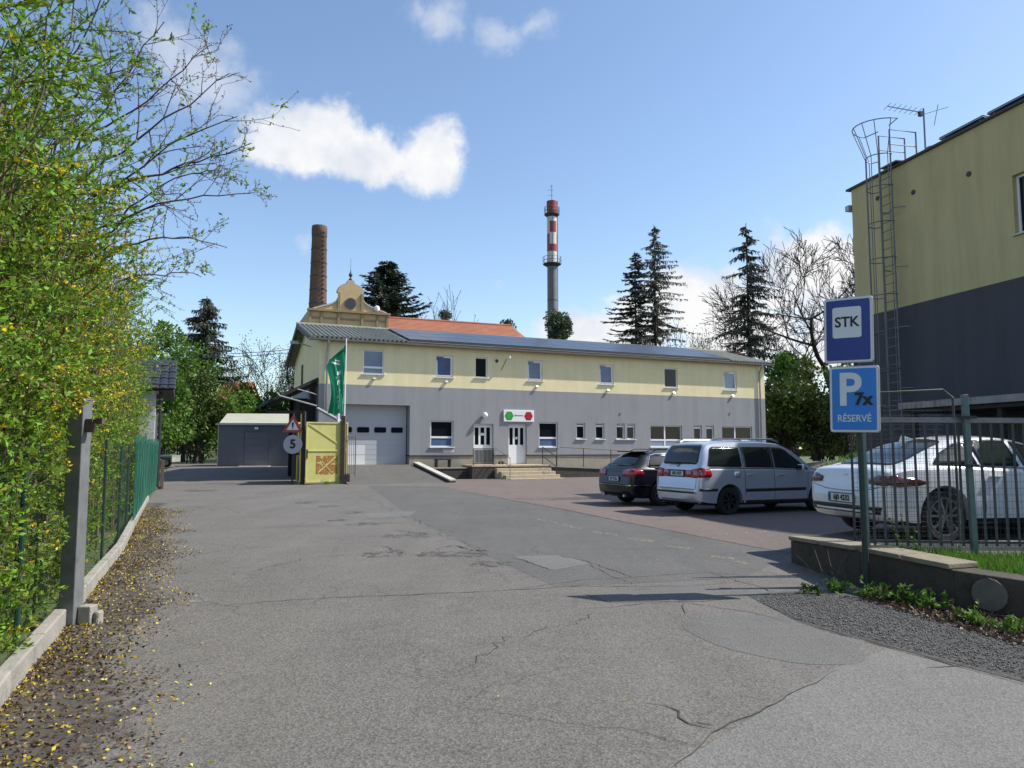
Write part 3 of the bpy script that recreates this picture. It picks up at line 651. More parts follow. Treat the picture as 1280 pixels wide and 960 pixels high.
# garage ramp with a pale coped side wall, planted border
gr = MB(); y0 = -4.6
gr.add([(.55, y0, -.02), (5.05, y0, -.02), (4.62, -.02, .70), (.75, -.02, .70), (.75, .6, .70), (4.62, .6, .70)], [(0, 1, 2, 3), (3, 2, 5, 4)])
gr.add([(.55, y0, -.05), (.75, -.02, -.05), (.75, -.02, .70), (.55, y0, -.02)], [(0, 1, 2, 3)])
o = gr.build('garage_ramp', m_as2); o.location = bld.location; o.rotation_euler.z = BZ; tag(o, kind='structure')
sw = empty('ramp_wall', bld.location, BZ, 'low dark wall with pale sloping coping beside the garage ramp', 'wall')
MB().add([(4.72, -.05, -.1), (4.98, -.05, -.1), (5.35, y0, -.1), (5.09, y0, -.1), (4.72, -.05, .80), (4.98, -.05, .80), (5.35, y0, .08), (5.09, y0, .08)], [(0, 1, 2, 3), (4, 5, 6, 7), (0, 1, 5, 4), (1, 2, 6, 5), (2, 3, 7, 6), (3, 0, 4, 7)]).build('wall', m_stone, sw)
for k in range(4):
    t0, t1 = k/4+.004, (k+1)/4-.004; P = lambda t, du: Vector((4.70 + .37*t + du, -.05 + (y0+.05)*t, .80 - .72*t))
    a, b = P(t0, 0), P(t1, 0); MB().add([a, a+Vector((.31, 0, 0)), b+Vector((.31, 0, 0)), b] + [q + Vector((0, 0, .06)) for q in (a, a+Vector((.31, 0, 0)), b+Vector((.31, 0, 0)), b)], [(0, 1, 2, 3), (4, 5, 6, 7), (0, 1, 5, 4), (1, 2, 6, 5), (2, 3, 7, 6), (3, 0, 4, 7)]).build('coping_stone', m_cop, sw)
pb = empty('planter_wall', bld.location, BZ, 'low dark stone bed wall between garage ramp and stairs', 'wall')
MB().lim(5.4, 7.33, -.9, -.55, -.1, .52).build('wall', m_stone, pb); MB().lim(5.38, 7.35, -.93, -.52, .52, .58).build('coping', m_conc, pb)
bn = MB(); bn.lim(5.75, 6.55, -.62, -.2, .95, 1.0)
for u in (5.8, 6.5): bn.lim(u-.03, u+.03, -.6, -.25, .3, .95)
o = bn.build('bench', m_black); o.location = bld.location; o.rotation_euler.z = BZ; tag(o, 'small dark bench against the beige plinth', 'bench')
# dark timber lean-to on the left gable
lt = empty('lean_to', bld.location, BZ, 'dark timber lean-to canopy against the left gable', 'shed')
m_tim = mat('dark old timber', (.030, .026, .022), .9, var=.4, vscale=3); m_rfl = mat('black roofing felt', (.022, .022, .024), .9, var=.3)
LU, LZ0, LZ1 = -2.45, 4.95, 3.72
rf = MB().add([(-.05, .1, LZ0), (LU, .1, LZ1), (LU, 3.2, LZ1), (-.05, 3.2, LZ0), (-.05, .1, LZ0-.16), (LU, .1, LZ1-.16), (LU, 3.2, LZ1-.16), (-.05, 3.2, LZ0-.16)], [(0, 1, 2, 3), (4, 5, 6, 7), (0, 1, 5, 4), (1, 2, 6, 5), (2, 3, 7, 6), (3, 0, 4, 7)])
rf.build('roof', m_rfl, lt)
for y in (.4, 2.9):
    MB().lim(-.98, -.85, y-.07, y+.07, 0, 3.9).build('post', m_tim, lt); MB().bar((-.05, y, LZ0-.26), (LU+.1, y, LZ1-.22), .1, .18).build('rafter', m_tim, lt)
MB().lim(-.95, -.05, 3.0, 3.08, 0, 4.1).build('back_boarding', m_tim, lt); MB().lim(-.80, -.03, .8, 2.9, .1, 3.9).build('shade_fill', m_tim, lt)  # dark block stands in for the shade inside the lean-to
MB().tube([(-1.95, -.02, 4.15), (-1.8, .0, 4.0), (-.1, -.1, 3.55)], .045, 8).build('gutter_pipe', m_zinc, lt)
MB().tube([(-1.0, .05, 4.35), (-.05, .05, 4.1)], .025, 6).build('strut', m_zinc, lt)
# grey sloping porch wall at the corner
pw_ = empty('porch_wall', bld.location, BZ, 'grey sloped wall with white edge behind the flag', 'wall')
MB().prism([(-.2, 0), (1.0, 0), (1.0, 2.7), (-.2, 3.35)], -1.25, -.95).build('wall', m_gw, pw_)
MB().bar((-.25, -1.1, 3.42), (1.05, -1.1, 2.72), .34, .07).build('edge_board', m_wpvc, pw_)

# ------------------------------------------------------------------ building on the right with the caged ladder
RC = at(1064, 238, 26.5); RH = RC.z; RBAND = at(1075, 397, 26.3).z
m_yo = mat('ochre yellow render', (.50, .41, .21), .9, var=.08, vscale=.7, bump=.25, bscale=150, streak=.22, dirt=((.42, .35, .19), .55, .8, .5))
m_gd = mat('slate grey render', (.062, .062, .072), .9, var=.10, vscale=.7, bump=.25, bscale=150, streak=.2)
rb_ = empty('ladder_building', (RC.x, RC.y, 0), math.atan2(-.976, .218), 'tall flat-roofed building, ochre above and slate grey below, behind the white car', 'building')
rb_.scale.y = -1     # mirrored frame
# local x runs along the wall towards the viewer, local y points to the left (outwards)  -> wall face at y=0
RL = 34
WR = [(6.62, 8.22, 7.4, 9.06), (13.0, 14.6, 7.25, 8.95), (18, 19.6, 7.25, 8.95)]
def rwall(nm, m, z0, z1, ops):
    us = sorted({0, RL, *[q for o in ops for q in o[:2]]}); zs = sorted({z0, z1, *[q for o in ops for q in o[2:]]}); mb = MB()
    for a, b in zip(us, us[1:]):
        for c, d in zip(zs, zs[1:]):
            if any(o[0] < (a+b)/2 < o[1] and o[2] < (c+d)/2 < o[3] for o in ops): continue
            mb.add([(a, 0, c), (b, 0, c), (b, 0, d), (a, 0, d)], [(0, 1, 2, 3)])
    for a, b, c, d in ops:
        mb.add([(a, 0, c), (a, -.25, c), (a, -.25, d), (a, 0, d)], [(0, 1, 2, 3)]); mb.add([(b, 0, c), (b, -.25, c), (b, -.25, d), (b, 0, d)], [(0, 1, 2, 3)])
        mb.add([(a, 0, d), (b, 0, d), (b, -.25, d), (a, -.25, d)], [(0, 1, 2, 3)]); mb.add([(a, 0, c), (b, 0, c), (b, -.25, c), (a, -.25, c)], [(0, 1, 2, 3)])
    mb.build(nm, m, rb_)
rwall('upper_wall', m_yo, RBAND, RH, WR); rwall('lower_wall', m_gd, -.2, RBAND, [])
MB().lim(0, RL, -14, -.3, -.2, RH-.15).build('core', m_yo, rb_)
MB().lim(-.002, .3, -14, -.002, -.2, RBAND).build('end_wall_lower', m_gd, rb_); MB().lim(-.002, .3, -14, -.002, RBAND, RH-.02).build('end_wall_upper', m_yo, rb_)
MB().lim(-.18, RL, -14.1, .10, RH, RH+.07).build('roof_edge', m_dk, rb_)
MB().lim(-.22, -.02, -2.5, .12, RH-.75, RH-.55).build('gutter_box', m_zinc, rb_)
for a, b, c, d in WR:
    f = MB(); t = .07; f.lim(a, b, -.2, -.14, c, c+t); f.lim(a, b, -.2, -.14, d-t, d); f.lim(a, a+t, -.2, -.14, c+t, d-t); f.lim(b-t, b, -.2, -.14, c+t, d-t); f.lim((a+b)/2-.04, (a+b)/2+.04, -.2, -.14, c+t, d-t)
    wo_ = f.build('window', m_wpvc, rb_); MB().lim(a+t, b-t, -.18, -.17, c+t, d-t).build('pane', m_gl, wo_); MB().lim(a-.05, b+.05, -.14, .08, c-.04, c-.004).build('sill', m_zinc, wo_)
for u, z in ((3.0, RH-1.1), (5.2, RH-1.3), (7.8, RH-1.2), (1.35, RH-.75)): MB().lathe([(.08, .03), (.08, -.02)], 12, (u, 0, z), axis='Y').build('vent', m_dk, rb_)
# ladder with safety cage
m_lad = mat('ladder steel', (.16, .165, .17), .5, .5, var=.2)
ld = empty('caged_ladder', rb_.location, rb_.rotation_euler.z, 'grey steel wall ladder with safety hoops on the ochre building', 'ladder'); ld.scale.y = -1
la, lb, ly, zt = 1.85, 2.37, .28, RH + 1.25
for u in (la, lb): MB().tube([(u, ly, .5), (u, ly, zt), (u, -.75, zt), (u, -.75, RH+.07)], .028, 6).build('stile', m_lad, ld)
rgm = MB().tube([(la, 0, 0), (lb, 0, 0)], .016, 6).mesh('rung'); rgm.materials.append(m_lad)
for z in np.arange(.7, RH+.1, .3): o = link('rung', rgm, None, ld); o.location = (0, ly, z)
uc = (la+lb)/2
def hoop(z, r, dy=0): 
    pts = [(uc + (r)*math.sin(t)*1.0, ly + dy + .06 + r*1.05*(1 - math.cos(t))*1.0 if False else ly + r*.9 - r*.9*math.cos(t), z) for t in np.linspace(-math.pi*.999, math.pi*.999, 3)]
    P = [(la, ly, z)]
    for k in range(13):
        t = math.pi*(k/12); P.append((uc - r*math.cos(t), ly + .12 + r*1.15*math.sin(t), z))
    P.append((lb, ly, z)); return P
hz = list(np.arange(2.9, RH-.1, 1.22)) + [RH+.35]
for z in hz: MB().tube(hoop(z, .46), .017, 6).build('hoop', m_lad, ld)
MB().tube(hoop(zt+.15, .80), .018, 6).build('hoop', m_lad, ld)
for k in (1, 3.2, 5, 7, 8.8, 11):
    t = math.pi*k/12; c, s_ = -math.cos(t), math.sin(t)
    MB().tube([(uc + .46*c, ly+.12+.46*1.15*s_, 2.9), (uc + .46*c, ly+.12+.46*1.15*s_, RH+.35), (uc + .80*c, ly+.12+.80*1.15*s_, zt+.15)], .014, 5).build('cage_strap', m_lad, ld)
for u in (la, lb): MB().tube([(u, ly, RH+.75), (u, -.75, RH+.75)], .018, 6).build('guard_rail', m_lad, ld)
MB().lim(la-.1, lb+.15, -.5, .2, RH+.12, RH+.16).build('step_plate', m_lad, ld)
for z in np.arange(1.5, RH, 2.0): MB().bar((la-.02, 0, z), (la-.02, ly, z), .03).build('bracket', m_lad, ld); MB().bar((lb+.25, .02, z), (lb, ly, z), .025).build('bracket', m_lad, ld)
# roof solar rows, aerial, vent
for k, (u, w) in enumerate(((4.0, 1.7), (5.8, 1.7), (7.6, 2.4), (10.2, 2.4))):
    e = empty('roof_solar_panel', rb_.location, rb_.rotation_euler.z, ['smallest tilted solar panel at the roof edge nearest the ladder', 'second tilted roof solar panel from the ladder', 'third tilted roof solar panel from the ladder', 'tilted roof solar panel farthest from the ladder'][k], 'solar panel', 'solar panels on the ochre building'); e.scale.y = -1
    M = Matrix.Rotation(R(7), 3, 'X'); c = Vector((u+w/2, -.62, RH+.24)); MB().box(c, (w-.06, 1.0, .04), M=M).build('panel', m_sol, e); MB().box(c - M @ Vector((0, 0, .035)), (w-.04, 1.02, .03), M=M).build('frame', mat('panel aluminium', (.3, .32, .35), .4, .8), e)
    for uu in (u+.2, u+w-.2): MB().bar((uu, -.2, RH+.05), (uu, -.2, RH+.24), .04).build('strut', m_zinc, e); MB().bar((uu, -.9, RH+.05), (uu, -.9, RH+.15), .04).build('strut', m_zinc, e)
an = empty('tv_aerial', rb_.location, rb_.rotation_euler.z, 'thin television aerial on a mast beside the ladder top', 'aerial'); an.scale.y = -1
ax, ay, az = 2.6, -.9, RH
MB().tube([(ax, ay, az), (ax, ay, az+2.0)], .03, 6).build('mast', m_lad, an)
bm_ = MB(); bm_.tube([(ax, ay, az+1.85), (ax-.3, ay+1.15, az+2.1)], .016, 5)
bm_.build('boom', m_lad, an)
for k in range(7):
    t = .15 + .85*k/6; p = Vector((ax, ay, az+1.85)).lerp(Vector((ax-.3, ay+1.15, az+2.1)), t); MB().tube([p + Vector((-.26, -.07, 0)), p + Vector((.26, .07, 0))], .008, 4).build('element', m_lad, an)
MB().tube([(ax+.1, ay-.5, az+2.15), (ax+.1, ay-.3, az+1.4)], .012, 4).tube([(ax, ay, az+1.8), (ax+.1, ay-.9, az+2.1)], .01, 4).build('reflector', m_lad, an)
MB().box((ax, ay+.12, az+1.80), (.12, .12, .15)).build('amplifier', m_black, an)
ve = MB().lathe([(.28, 0), (.28, .25), (.2, .36), (.05, .4)], 14); o = ve.build('roof_vent', m_zinc); o.location = rb_.matrix_basis @ Vector((3.1, -.7, RH+.07)); tag(o, 'small round metal vent cap on the ochre building roof', 'vent')
bpy.context.view_layer.update()
# carport roof against the slate wall
cp = empty('carport', rb_.location, rb_.rotation_euler.z, 'dark carport roof against the slate grey wall', 'carport'); cp.scale.y = -1
u0 = 4.5; zc = 2.55
MB().lim(u0, u0+9, .05, 2.2, zc+.12, zc+.3).build('roof', m_conc, cp); MB().lim(u0+.05, u0+9, .1, 2.1, zc, zc+.11).build('beam', m_tim, cp)
for u in (u0+.3, u0+3.2, u0+6.2): MB().lim(u, u+.14, 1.9, 2.04, 0, zc).build('post', m_tim, cp)
MB().lim(u0+.2, u0+8.8, .06, .09, .3, zc-.1).build('shade_sheet', m_black, cp)  # flat black sheet stands in for the darkness under the carport roof

# ------------------------------------------------------------------ retaining wall
rw = empty('retaining_wall', (0, 0, 0), 0, 'low rough concrete retaining wall below the steel bar fence', 'wall')
m_rw = mat('rough brown concrete', (.072, .058, .045), .95, var=.35, vscale=3, bump=1, bscale=14, dirt=((.035, .037, .026), .48, .66, 3))
def wallseg(a, b, h0, h1, th, name, m, z0=-.1, base=0.0):
    a, b = Vector((*a, 0)), Vector((*b, 0)); d = (b-a).normalized(); n = Vector((d.y, -d.x, 0))*-1*th       # thickness to the raised side
    if n.x < 0 and abs(n.x) > abs(n.y): n = -n
    vs = []
    for p in (a, b, b+n, a+n): vs.append((p.x, p.y, z0))
    for p, h in ((a, h0), (b, h1), (b+n, h1), (a+n, h0)): vs.append((p.x, p.y, h))
    return MB().add(vs, [(0, 1, 2, 3), (4, 5, 6, 7), (0, 1, 5, 4), (1, 2, 6, 5), (2, 3, 7, 6), (3, 0, 4, 7)]).build(name, m, rw, bevel=.015)
tops = [.30, .40, .37, .35, .33, .33, .33]
for i in range(len(WALL)-1):
    wallseg(WALL[i], WALL[i+1], tops[i], tops[i+1], .34, 'wall_section', m_rw)
def cope(i, t0, t1):
    a, b = Vector((*WALL[i], tops[i])), Vector((*WALL[i+1], tops[i+1])); p, q = a.lerp(b, t0), a.lerp(b, t1); d = (b-a).normalized(); n = Vector((-d.y, d.x, 0))
    if n.x < 0: n = -n
    vs = []
    for zz in (.002, .055):
        for P in (p - n*.03, q - n*.03, q + n*.38, p + n*.38): vs.append((P.x, P.y, P.z + zz))
    MB().add(vs, [(0, 1, 2, 3), (4, 5, 6, 7), (0, 1, 5, 4), (1, 2, 6, 5), (2, 3, 7, 6), (3, 0, 4, 7)]).build('coping_stone', m_cop2, rw, bevel=.01)
m_cop2 = mat('lichen coping', (.23, .20, .145), .92, var=.3, vscale=6, bump=.6, bscale=40)
cope(0, .0, .47); cope(0, .49, .97); cope(1, .02, .48); cope(1, .5, .98)
MB().lathe([(.15, -.04), (.14, .05)], 16, axis='Y').build('round_plug', mat('stained cement', (.13, .12, .10), .95, var=.3, vscale=9), rw, loc=(4.47, 7.09, .19)).rotation_euler.z = R(-52)
# kerb stones behind the fence
kb = empty('lot_kerb', (0, 0, 0), 0, 'pale concrete kerb stones between fence and white car', 'kerb')
for k in range(8):
    x = 4.35 + k*1.0; z = float(terrain(x+.5, 9.1)); MB().lim(x, x+.985, 9.02, 9.16, z-.1, z+.12).build('stone', m_cop, kb, bevel=.015)

# ------------------------------------------------------------------ steel bar fence
fc = empty('bar_fence', (0, 0, 0), 0, 'grey-green steel bar fence with wire mesh in front of the white car', 'fence')
m_grn = mat('faded green steel', (.115, .175, .165), .55, .3, var=.25, vscale=5, dirt=((.16, .12, .08), .58, .72, 9)); m_bar = mat('weathered grey steel bar', (.085, .095, .10), .6, .4, var=.3, vscale=7)
m_wire = mat('dull fence wire', (.06, .065, .065), .6, .4)
FY = lambda x: 8.62 - (x - 4)*.035
zb, ztp = .45, 1.88
px0, px1 = 4.02, 5.22
for k, (x, h, w) in enumerate(((px0, 2.02, .06), (px1, 2.16, .062), (7.4, 2.1, .06))):
    MB().bar((x, FY(x)-.06, .1), (x-.03*(k == 1), FY(x)-.06, h), w).build('post', m_grn, fc, bevel=.006)
MB().bar((px0+.04, FY(px0), ztp), (7.4, FY(7.4), ztp-.03), .05, .06).build('rail', m_steel, fc)
MB().bar((px0+.04, FY(px0), zb+.04), (7.4, FY(7.4), zb+.02), .03, .03).build('rail', m_bar, fc)
brm = MB().box((0, 0, 0), (.026, .012, ztp-zb)).mesh('bar'); brm.materials.append(m_bar)
for k in range(26):
    x = 4.14 + k*.124
    if abs(x-px1) < .05: continue
    o = link('bar', brm, None, fc); o.location = (x, FY(x)-.004, (zb+ztp)/2-.01); o.rotation_euler.y = R(random.uniform(-.4, .4))
A, B = [], []
for x in np.arange(4.08, 7.3, .05): A.append((x, FY(x)-.035, .42)); B.append((x, FY(x)-.035, 1.84))
for z in np.arange(.42, 1.86, .075): A.append((4.08, FY(4.08)-.035, z)); B.append((7.3, FY(7.3)-.035, z))
tag(link('wire_mesh', seg_mesh('wire_mesh', A, B, .0016, .0016, 4), m_wire, fc), kind='stuff')
for z in (1.35, 1.9): MB().box((px1-.02, FY(px1)-.1, z), (.17, .05, .03)).build('hinge', m_black, fc)
# mesh gate panel with rounded corner standing behind the fence
mg = empty('mesh_gate', (0, 0, 0), 0, 'arched wire mesh panel rising above the bar fence', 'fence panel')
y = 9.35; xa, xb, zz0, zz1 = 4.25, 5.55, .4, 2.28
MB().tube([(xa, y, zz0), (xa, y, zz1-.05), (xb-.12, y, zz1), (xb, y, zz1-.1), (xb, y, zz0)], .016, 6).build('frame', m_wire, mg)
A, B = [], []
for x in np.arange(xa, xb, .06): A.append((x, y, zz0)); B.append((x, y, zz1-.03))
for z in np.arange(zz0, zz1-.03, .06): A.append((xa, y, z)); B.append((xb, y, z))
tag(link('wire_mesh', seg_mesh('wire_mesh', A, B, .0017, .0017, 4), m_wire, mg), kind='stuff')

# ------------------------------------------------------------------ parking signs on their post
sp = empty('parking_sign', (3.78, 8.15, 0), R(-38), 'blue STK and parking signs on a dark green post', 'sign')
MB().tube([(0.02, .05, -.1), (0, .05, 3.15)], .032, 10).build('pole', mat('dark green post paint', (.015, .035, .03), .5), sp)
m_bl1 = mat('sign navy blue', (.012, .035, .23), .35, var=.04); m_bl2 = mat('sign light blue', (.02, .20, .60), .35, var=.05); m_wh = mat('sign white', (.66, .67, .68), .4, var=.05); m_bk = mat('sign black', (.006, .006, .008), .5); m_al = mat('sign aluminium', (.42, .43, .45), .45, .6)
def plate(z, x, face, nm, lean):
    b = MB().prism(rrect(.51, .73, .03, 4), -.012, .022).build(nm, m_al, sp, bevel=.003); b.location = (x, 0, z); b.rotation_euler.y = R(lean)
    MB().prism(rrect(.495, .715, .026, 4), -.016, -.0125).build('border', m_wh, b); MB().prism(rrect(.455, .675, .018, 4), -.020, -.0165).build('face', face, b); return b
p1 = plate(2.855, -.055, m_bl1, 'sign_plate', 1.2)
MB().prism(rrect(.30, .345, .025, 4, -.01, .085), -.0235, -.0205).build('panel', m_wh, p1); text('lettering', 'STK', .158, m_bk, p1, (-.01, -.025, .085), bold=.0035, sx=.93)
p2 = plate(2.085, -.02, m_bl2, 'sign_plate', 1.2)
text('letter_p', 'P', .50, m_wh, p2, (-.045, -.022, .09), bold=.012, sx=.95); text('lettering', 'RÉSERVÉ', .108, m_wh, p2, (0, -.022, -.215), bold=.001, sx=.86); text('number', '7x', .185, m_bk, p2, (.095, -.026, -.005), bold=.007, sx=.95)
for z in (2.6, 1.95): MB().box((0, .03, z), (.09, .05, .03)).build('clamp', m_al, sp)

# ------------------------------------------------------------------ left boundary: kerb, mesh fence, steel post, picket fence
FL = [Vector((-1.6, 1.2, 0)), Vector((-3.21, 4.82, 0)), Vector((-3.98, 6.73, 0)), Vector((-5.86, 11.3, 0)), Vector((-7.55, 15.0, 0)), Vector((-10.9, 22.45, 0))]
def along(pts, step):
    out = []; carry = 0.0
    for a, b in zip(pts, pts[1:]):
        L = (b-a).length; t = carry
        while t < L: out.append((a.lerp(b, t/L), (b-a).normalized())); t += step
        carry = t - L
    return out
lk = empty('fence_kerb', (0, 0, 0), 0, 'pale concrete kerb edging under the hedge fence', 'kerb')
K = along(FL, 1.0)
for (p, d), (q, _) in zip(K, K[1:]):
    n = Vector((-d.y, d.x, 0)); L = (q-p).length - .012; c = (p+q)/2; M = Matrix.Rotation(math.atan2((q-p).y, (q-p).x), 3, 'Z')
    MB().box(c + Vector((0, 0, .03 + random.uniform(-.008, .008))), (L, .10, .24), M=M).build('stone', m_conc, lk, bevel=.012)
mf = empty('mesh_fence', (0, 0, 0), 0, 'green wire mesh fence pressed against the forsythia hedge', 'fence')
m_gf = mat('green plastic wire', (.012, .045, .032), .5, var=.1)
A, B = [], []; NF = along(FL[:5], .06); side = lambda d: Vector((-d.y, d.x, 0))*.06
for p, d in NF: q = p + side(d); A.append((q.x, q.y, .14)); B.append((q.x, q.y, 1.62))
for z in np.arange(.14, 1.63, .06):
    for k in range(0, len(NF)-12, 12):
        a = NF[k][0] + side(NF[k][1]); b = NF[k+12][0] + side(NF[k+12][1]); A.append((a.x, a.y, z)); B.append((b.x, b.y, z))
tag(link('wire_mesh', seg_mesh('wire_mesh', A, B, .0009, .0009, 4), m_gf, mf), kind='stuff')
for p, d in along(FL[:5], 2.4)[1:]: q = p + side(d)*1.6; MB().tube([(q.x, q.y, -.1), (q.x, q.y, 1.66)], .02, 8).build('post', m_gf, mf)
# galvanised gate post
gpost = empty('steel_gate_post', (-3.90, 6.72, 0), R(-2), 'tall square galvanised gate post in front of the hedge', 'post')
MB().lim(-.07, .07, -.07, .07, -.1, 1.98).build('shaft', m_steel, gpost, bevel=.008); MB().lim(-.074, .074, -.074, .074, 1.98, 1.995).build('cap', m_steel, gpost)
MB().bar((.07, -.02, 1.79), (.21, -.02, 1.79), .03).box((.20, -.02, 1.79), (.06, .05, .05)).box((.11, -.02, 1.75), (.06, .05, .12)).build('hinge', mat('rusty hinge', (.12, .09, .07), .8, .4, var=.4, vscale=20), gpost)
cb = MB().lim(.075, .19, -.02, .10, -.02, .16).build('footing', m_conc, gpost, bevel=.01); MB().lim(.195, .25, .01, .10, -.02, .11).build('broken_lump', m_conc, gpost, bevel=.02)
# green picket fence
pk = empty('picket_fence', (0, 0, 0), 0, 'dark green picket fence running up to the grey pillar', 'fence')
m_pk = mat('green picket paint', (.02, .13, .085), .6, var=.15, vscale=4)
pm_ = MB().prism([(-.03, 0), (.03, 0), (.03, 1.58), (0, 1.70), (-.03, 1.58)], -.009, .009).mesh('picket'); pm_.materials.append(m_pk)
for p, d in along([Vector((-7.35, 14.6, 0)), FL[-1], Vector((-13.1, 27.6, 0))], .15):
    o = link('picket', pm_, None, pk); o.location = (p.x, p.y, .10 + random.uniform(-.05, .05)); o.rotation_euler = (R(random.uniform(-1.5, 1.5)), R(random.uniform(-1.5, 1.5)), math.atan2(d.y, d.x) + R(random.uniform(-6, 6)))
for z in (.45, 1.45): MB().tube([(-7.38, 14.62, z), (-10.94, 22.46, z), (-13.14, 27.6, z)], .025, 4).build('rail', m_pk, pk)

# ------------------------------------------------------------------ gatehouse: grey pillar and tiled roof, striped post, trailer
gh = empty('gatehouse', (-13.75, 28.1, 0), R(24), 'grey gatehouse pillar under a dark tiled roof end', 'building')
m_pil = mat('pale grey pillar render', (.36, .36, .37), .9, var=.1, vscale=2); m_dkt = mat('black roof tile', (.022, .024, .030), .45, var=.25, vscale=3)
MB().lim(-.3, .25, -.1, .5, 0, 3.62).build('pillar', m_pil, gh, bevel=.02); MB().lim(-.38, .33, -.18, .58, 3.62, 3.70).build('pillar_cap', m_pil, gh)
MB().lim(-5.5, -.32, .2, 5.0, 0, 3.6).build('wall', m_gd, gh); MB().lim(-.3, .2, .52, 5.0, 0, 3.6).build('side_wall', m_gd, gh)
MB().prism([(-.5, 3.72), (6.0, 3.72), (3.0, 5.2)], -6.0, .85, plane='YZ').build('roof_deck', m_dk, gh)
tm = MB()
for k in range(5):
    a0, a1 = math.pi*k/5, math.pi*(k+1)/5
    tm.add([(-.14*math.cos(a0), 0, .045*math.sin(a0)), (-.14*math.cos(a1), 0, .045*math.sin(a1)), (-.14*math.cos(a1), .42, .045*math.sin(a1)), (-.14*math.cos(a0), .42, .045*math.sin(a0))], [(0, 1, 2, 3)])
    tm.add([(-.14*math.cos(a0), 0, .045*math.sin(a0)), (-.14*math.cos(a1), 0, .045*math.sin(a1)), (-.14*math.cos(a1), 0, -.02), (-.14*math.cos(a0), 0, -.02)], [(0, 1, 2, 3)])
tmm = tm.mesh('roof_tile'); tmm.materials.append(m_dkt); sl2 = math.atan2(1.48, 3.5)
for i in range(12):
    for j in range(9):
        o = link('roof_tile', tmm, None, gh); t = j*.40; o.location = (.78 - i*.285, -.58 + t*math.cos(sl2), 3.72 + t*math.sin(sl2) + .05 + .012*(j % 2)); o.rotation_euler.x = sl2 - .05
MB().tube([(.40, -.02, 3.7), (.42, .0, 3.4), (.42, 0, .12), (.52, -.12, .05)], .06, 8).build('downpipe', m_black, gh, smooth=True)
MB().lim(.5, .62, .05, .4, 0, 1.1).build('brick_stub', mat('old brick', (.12, .085, .07), .9, var=.4, vscale=6), gh)
sb_ = empty('striped_post', (-17.15, 36.2, float(terrain(-17.15, 36.2))), 0, 'yellow and black striped post beside the downpipe', 'post')
m_ys = mat('hazard yellow', (.52, .42, .10), .6, var=.2); MB().lathe([(.10, 0), (.10, 2.15), (.06, 2.2)], 14).build('shaft', m_ys, sb_, smooth=True)
for k in range(6): MB().lathe([(.104, .12+k*.36), (.104, .29+k*.36)], 14, cap=True).build('black_band', m_black, sb_)
tg = at(212, 582, 44); tz = float(terrain(tg.x, tg.y))
tr_ = empty('flat_trailer', (tg.x-.2, tg.y, tz), R(5), 'small dark flatbed trailer parked left of the grey shed', 'trailer')
MB().lim(-1.6, .55, -.7, .7, .62, .74).build('bed', mat('grey trailer deck', (.20, .22, .19), .8), tr_); MB().lim(.5, .56, -.7, .7, .35, .62).build('tail_board', m_conc, tr_); MB().lim(-1.6, .5, -.68, -.62, .45, .62).build('side_rail', m_dk, tr_)
for s_ in (-1, 1):
    w = MB().lathe([(.06, -.09), (.27, -.09), (.30, -.06), (.30, .06), (.27, .09), (.06, .09)], 18, (-.25, s_*.72, .30), axis='Y').build('wheel', m_black, tr_, smooth=True); MB().lathe([(.02, -.1), (.16, -.1), (.16, -.092)], 12, (-.25, s_*.72, .30), axis='Y').build('rim', m_zinc, w)

# ------------------------------------------------------------------ grey shed in the yard
sa, sb2 = at(271, 583, 46), at(357, 583, 46.6); gz = float(terrain(-17, 46))
sh = empty('grey_shed', (sa.x, sa.y, gz), math.atan2(sb2.y-sa.y, sb2.x-sa.x), 'low grey shed with pale cream fascia and a grey shutter', 'shed')
SW = 4.35; m_shg = mat('bluish shed wall', (.115, .12, .14), .85, var=.08); m_fas = mat('cream metal fascia', (.38, .38, .29), .6, var=.12, vscale=1)
MB().lim(.05, 1.55, 0, .15, 0, 2.55).lim(3.05, SW-.05, 0, .15, 0, 2.55).lim(1.55, 3.05, 0, .15, 2.15, 2.55).build('front_wall', m_shg, sh); MB().lim(.05, SW-.05, .16, 4.5, 0, 2.5).build('body', m_shg, sh)
MB().prism([(-.12, 2.64), (-.12, 2.68), (1.9, 3.35), (1.9, 2.64)], .1, SW+.15, plane='YZ').build('sloped_fascia', m_fas, sh); MB().lim(-.12, SW+.22, -.16, .1, 2.55, 2.64).build('gutter', m_zinc, sh)
MB().lim(.0, .05, -.02, .13, 0, 2.55).lim(SW-.05, SW, -.02, .13, 0, 2.55).build('corner_trim', m_fas, sh)
sd_ = MB().lim(1.55, 3.05, .05, .1, 0, 2.15).build('shutter', mat('shutter blue-grey', (.11, .115, .14), .6, var=.05), sh)
for k in range(5): MB().lim(1.57, 3.03, .035, .049, .05+k*.42, .05+k*.42+.39).build('slat', MATS['shutter blue-grey'], sd_)
MB().box((2.3, -.08, 2.35), (.22, .12, .12)).build('lamp', m_wpvc, sh)
slab = MB().lim(1.4, 3.2, -1.0, 0, .0, .03).build('threshold', m_cop, sh)

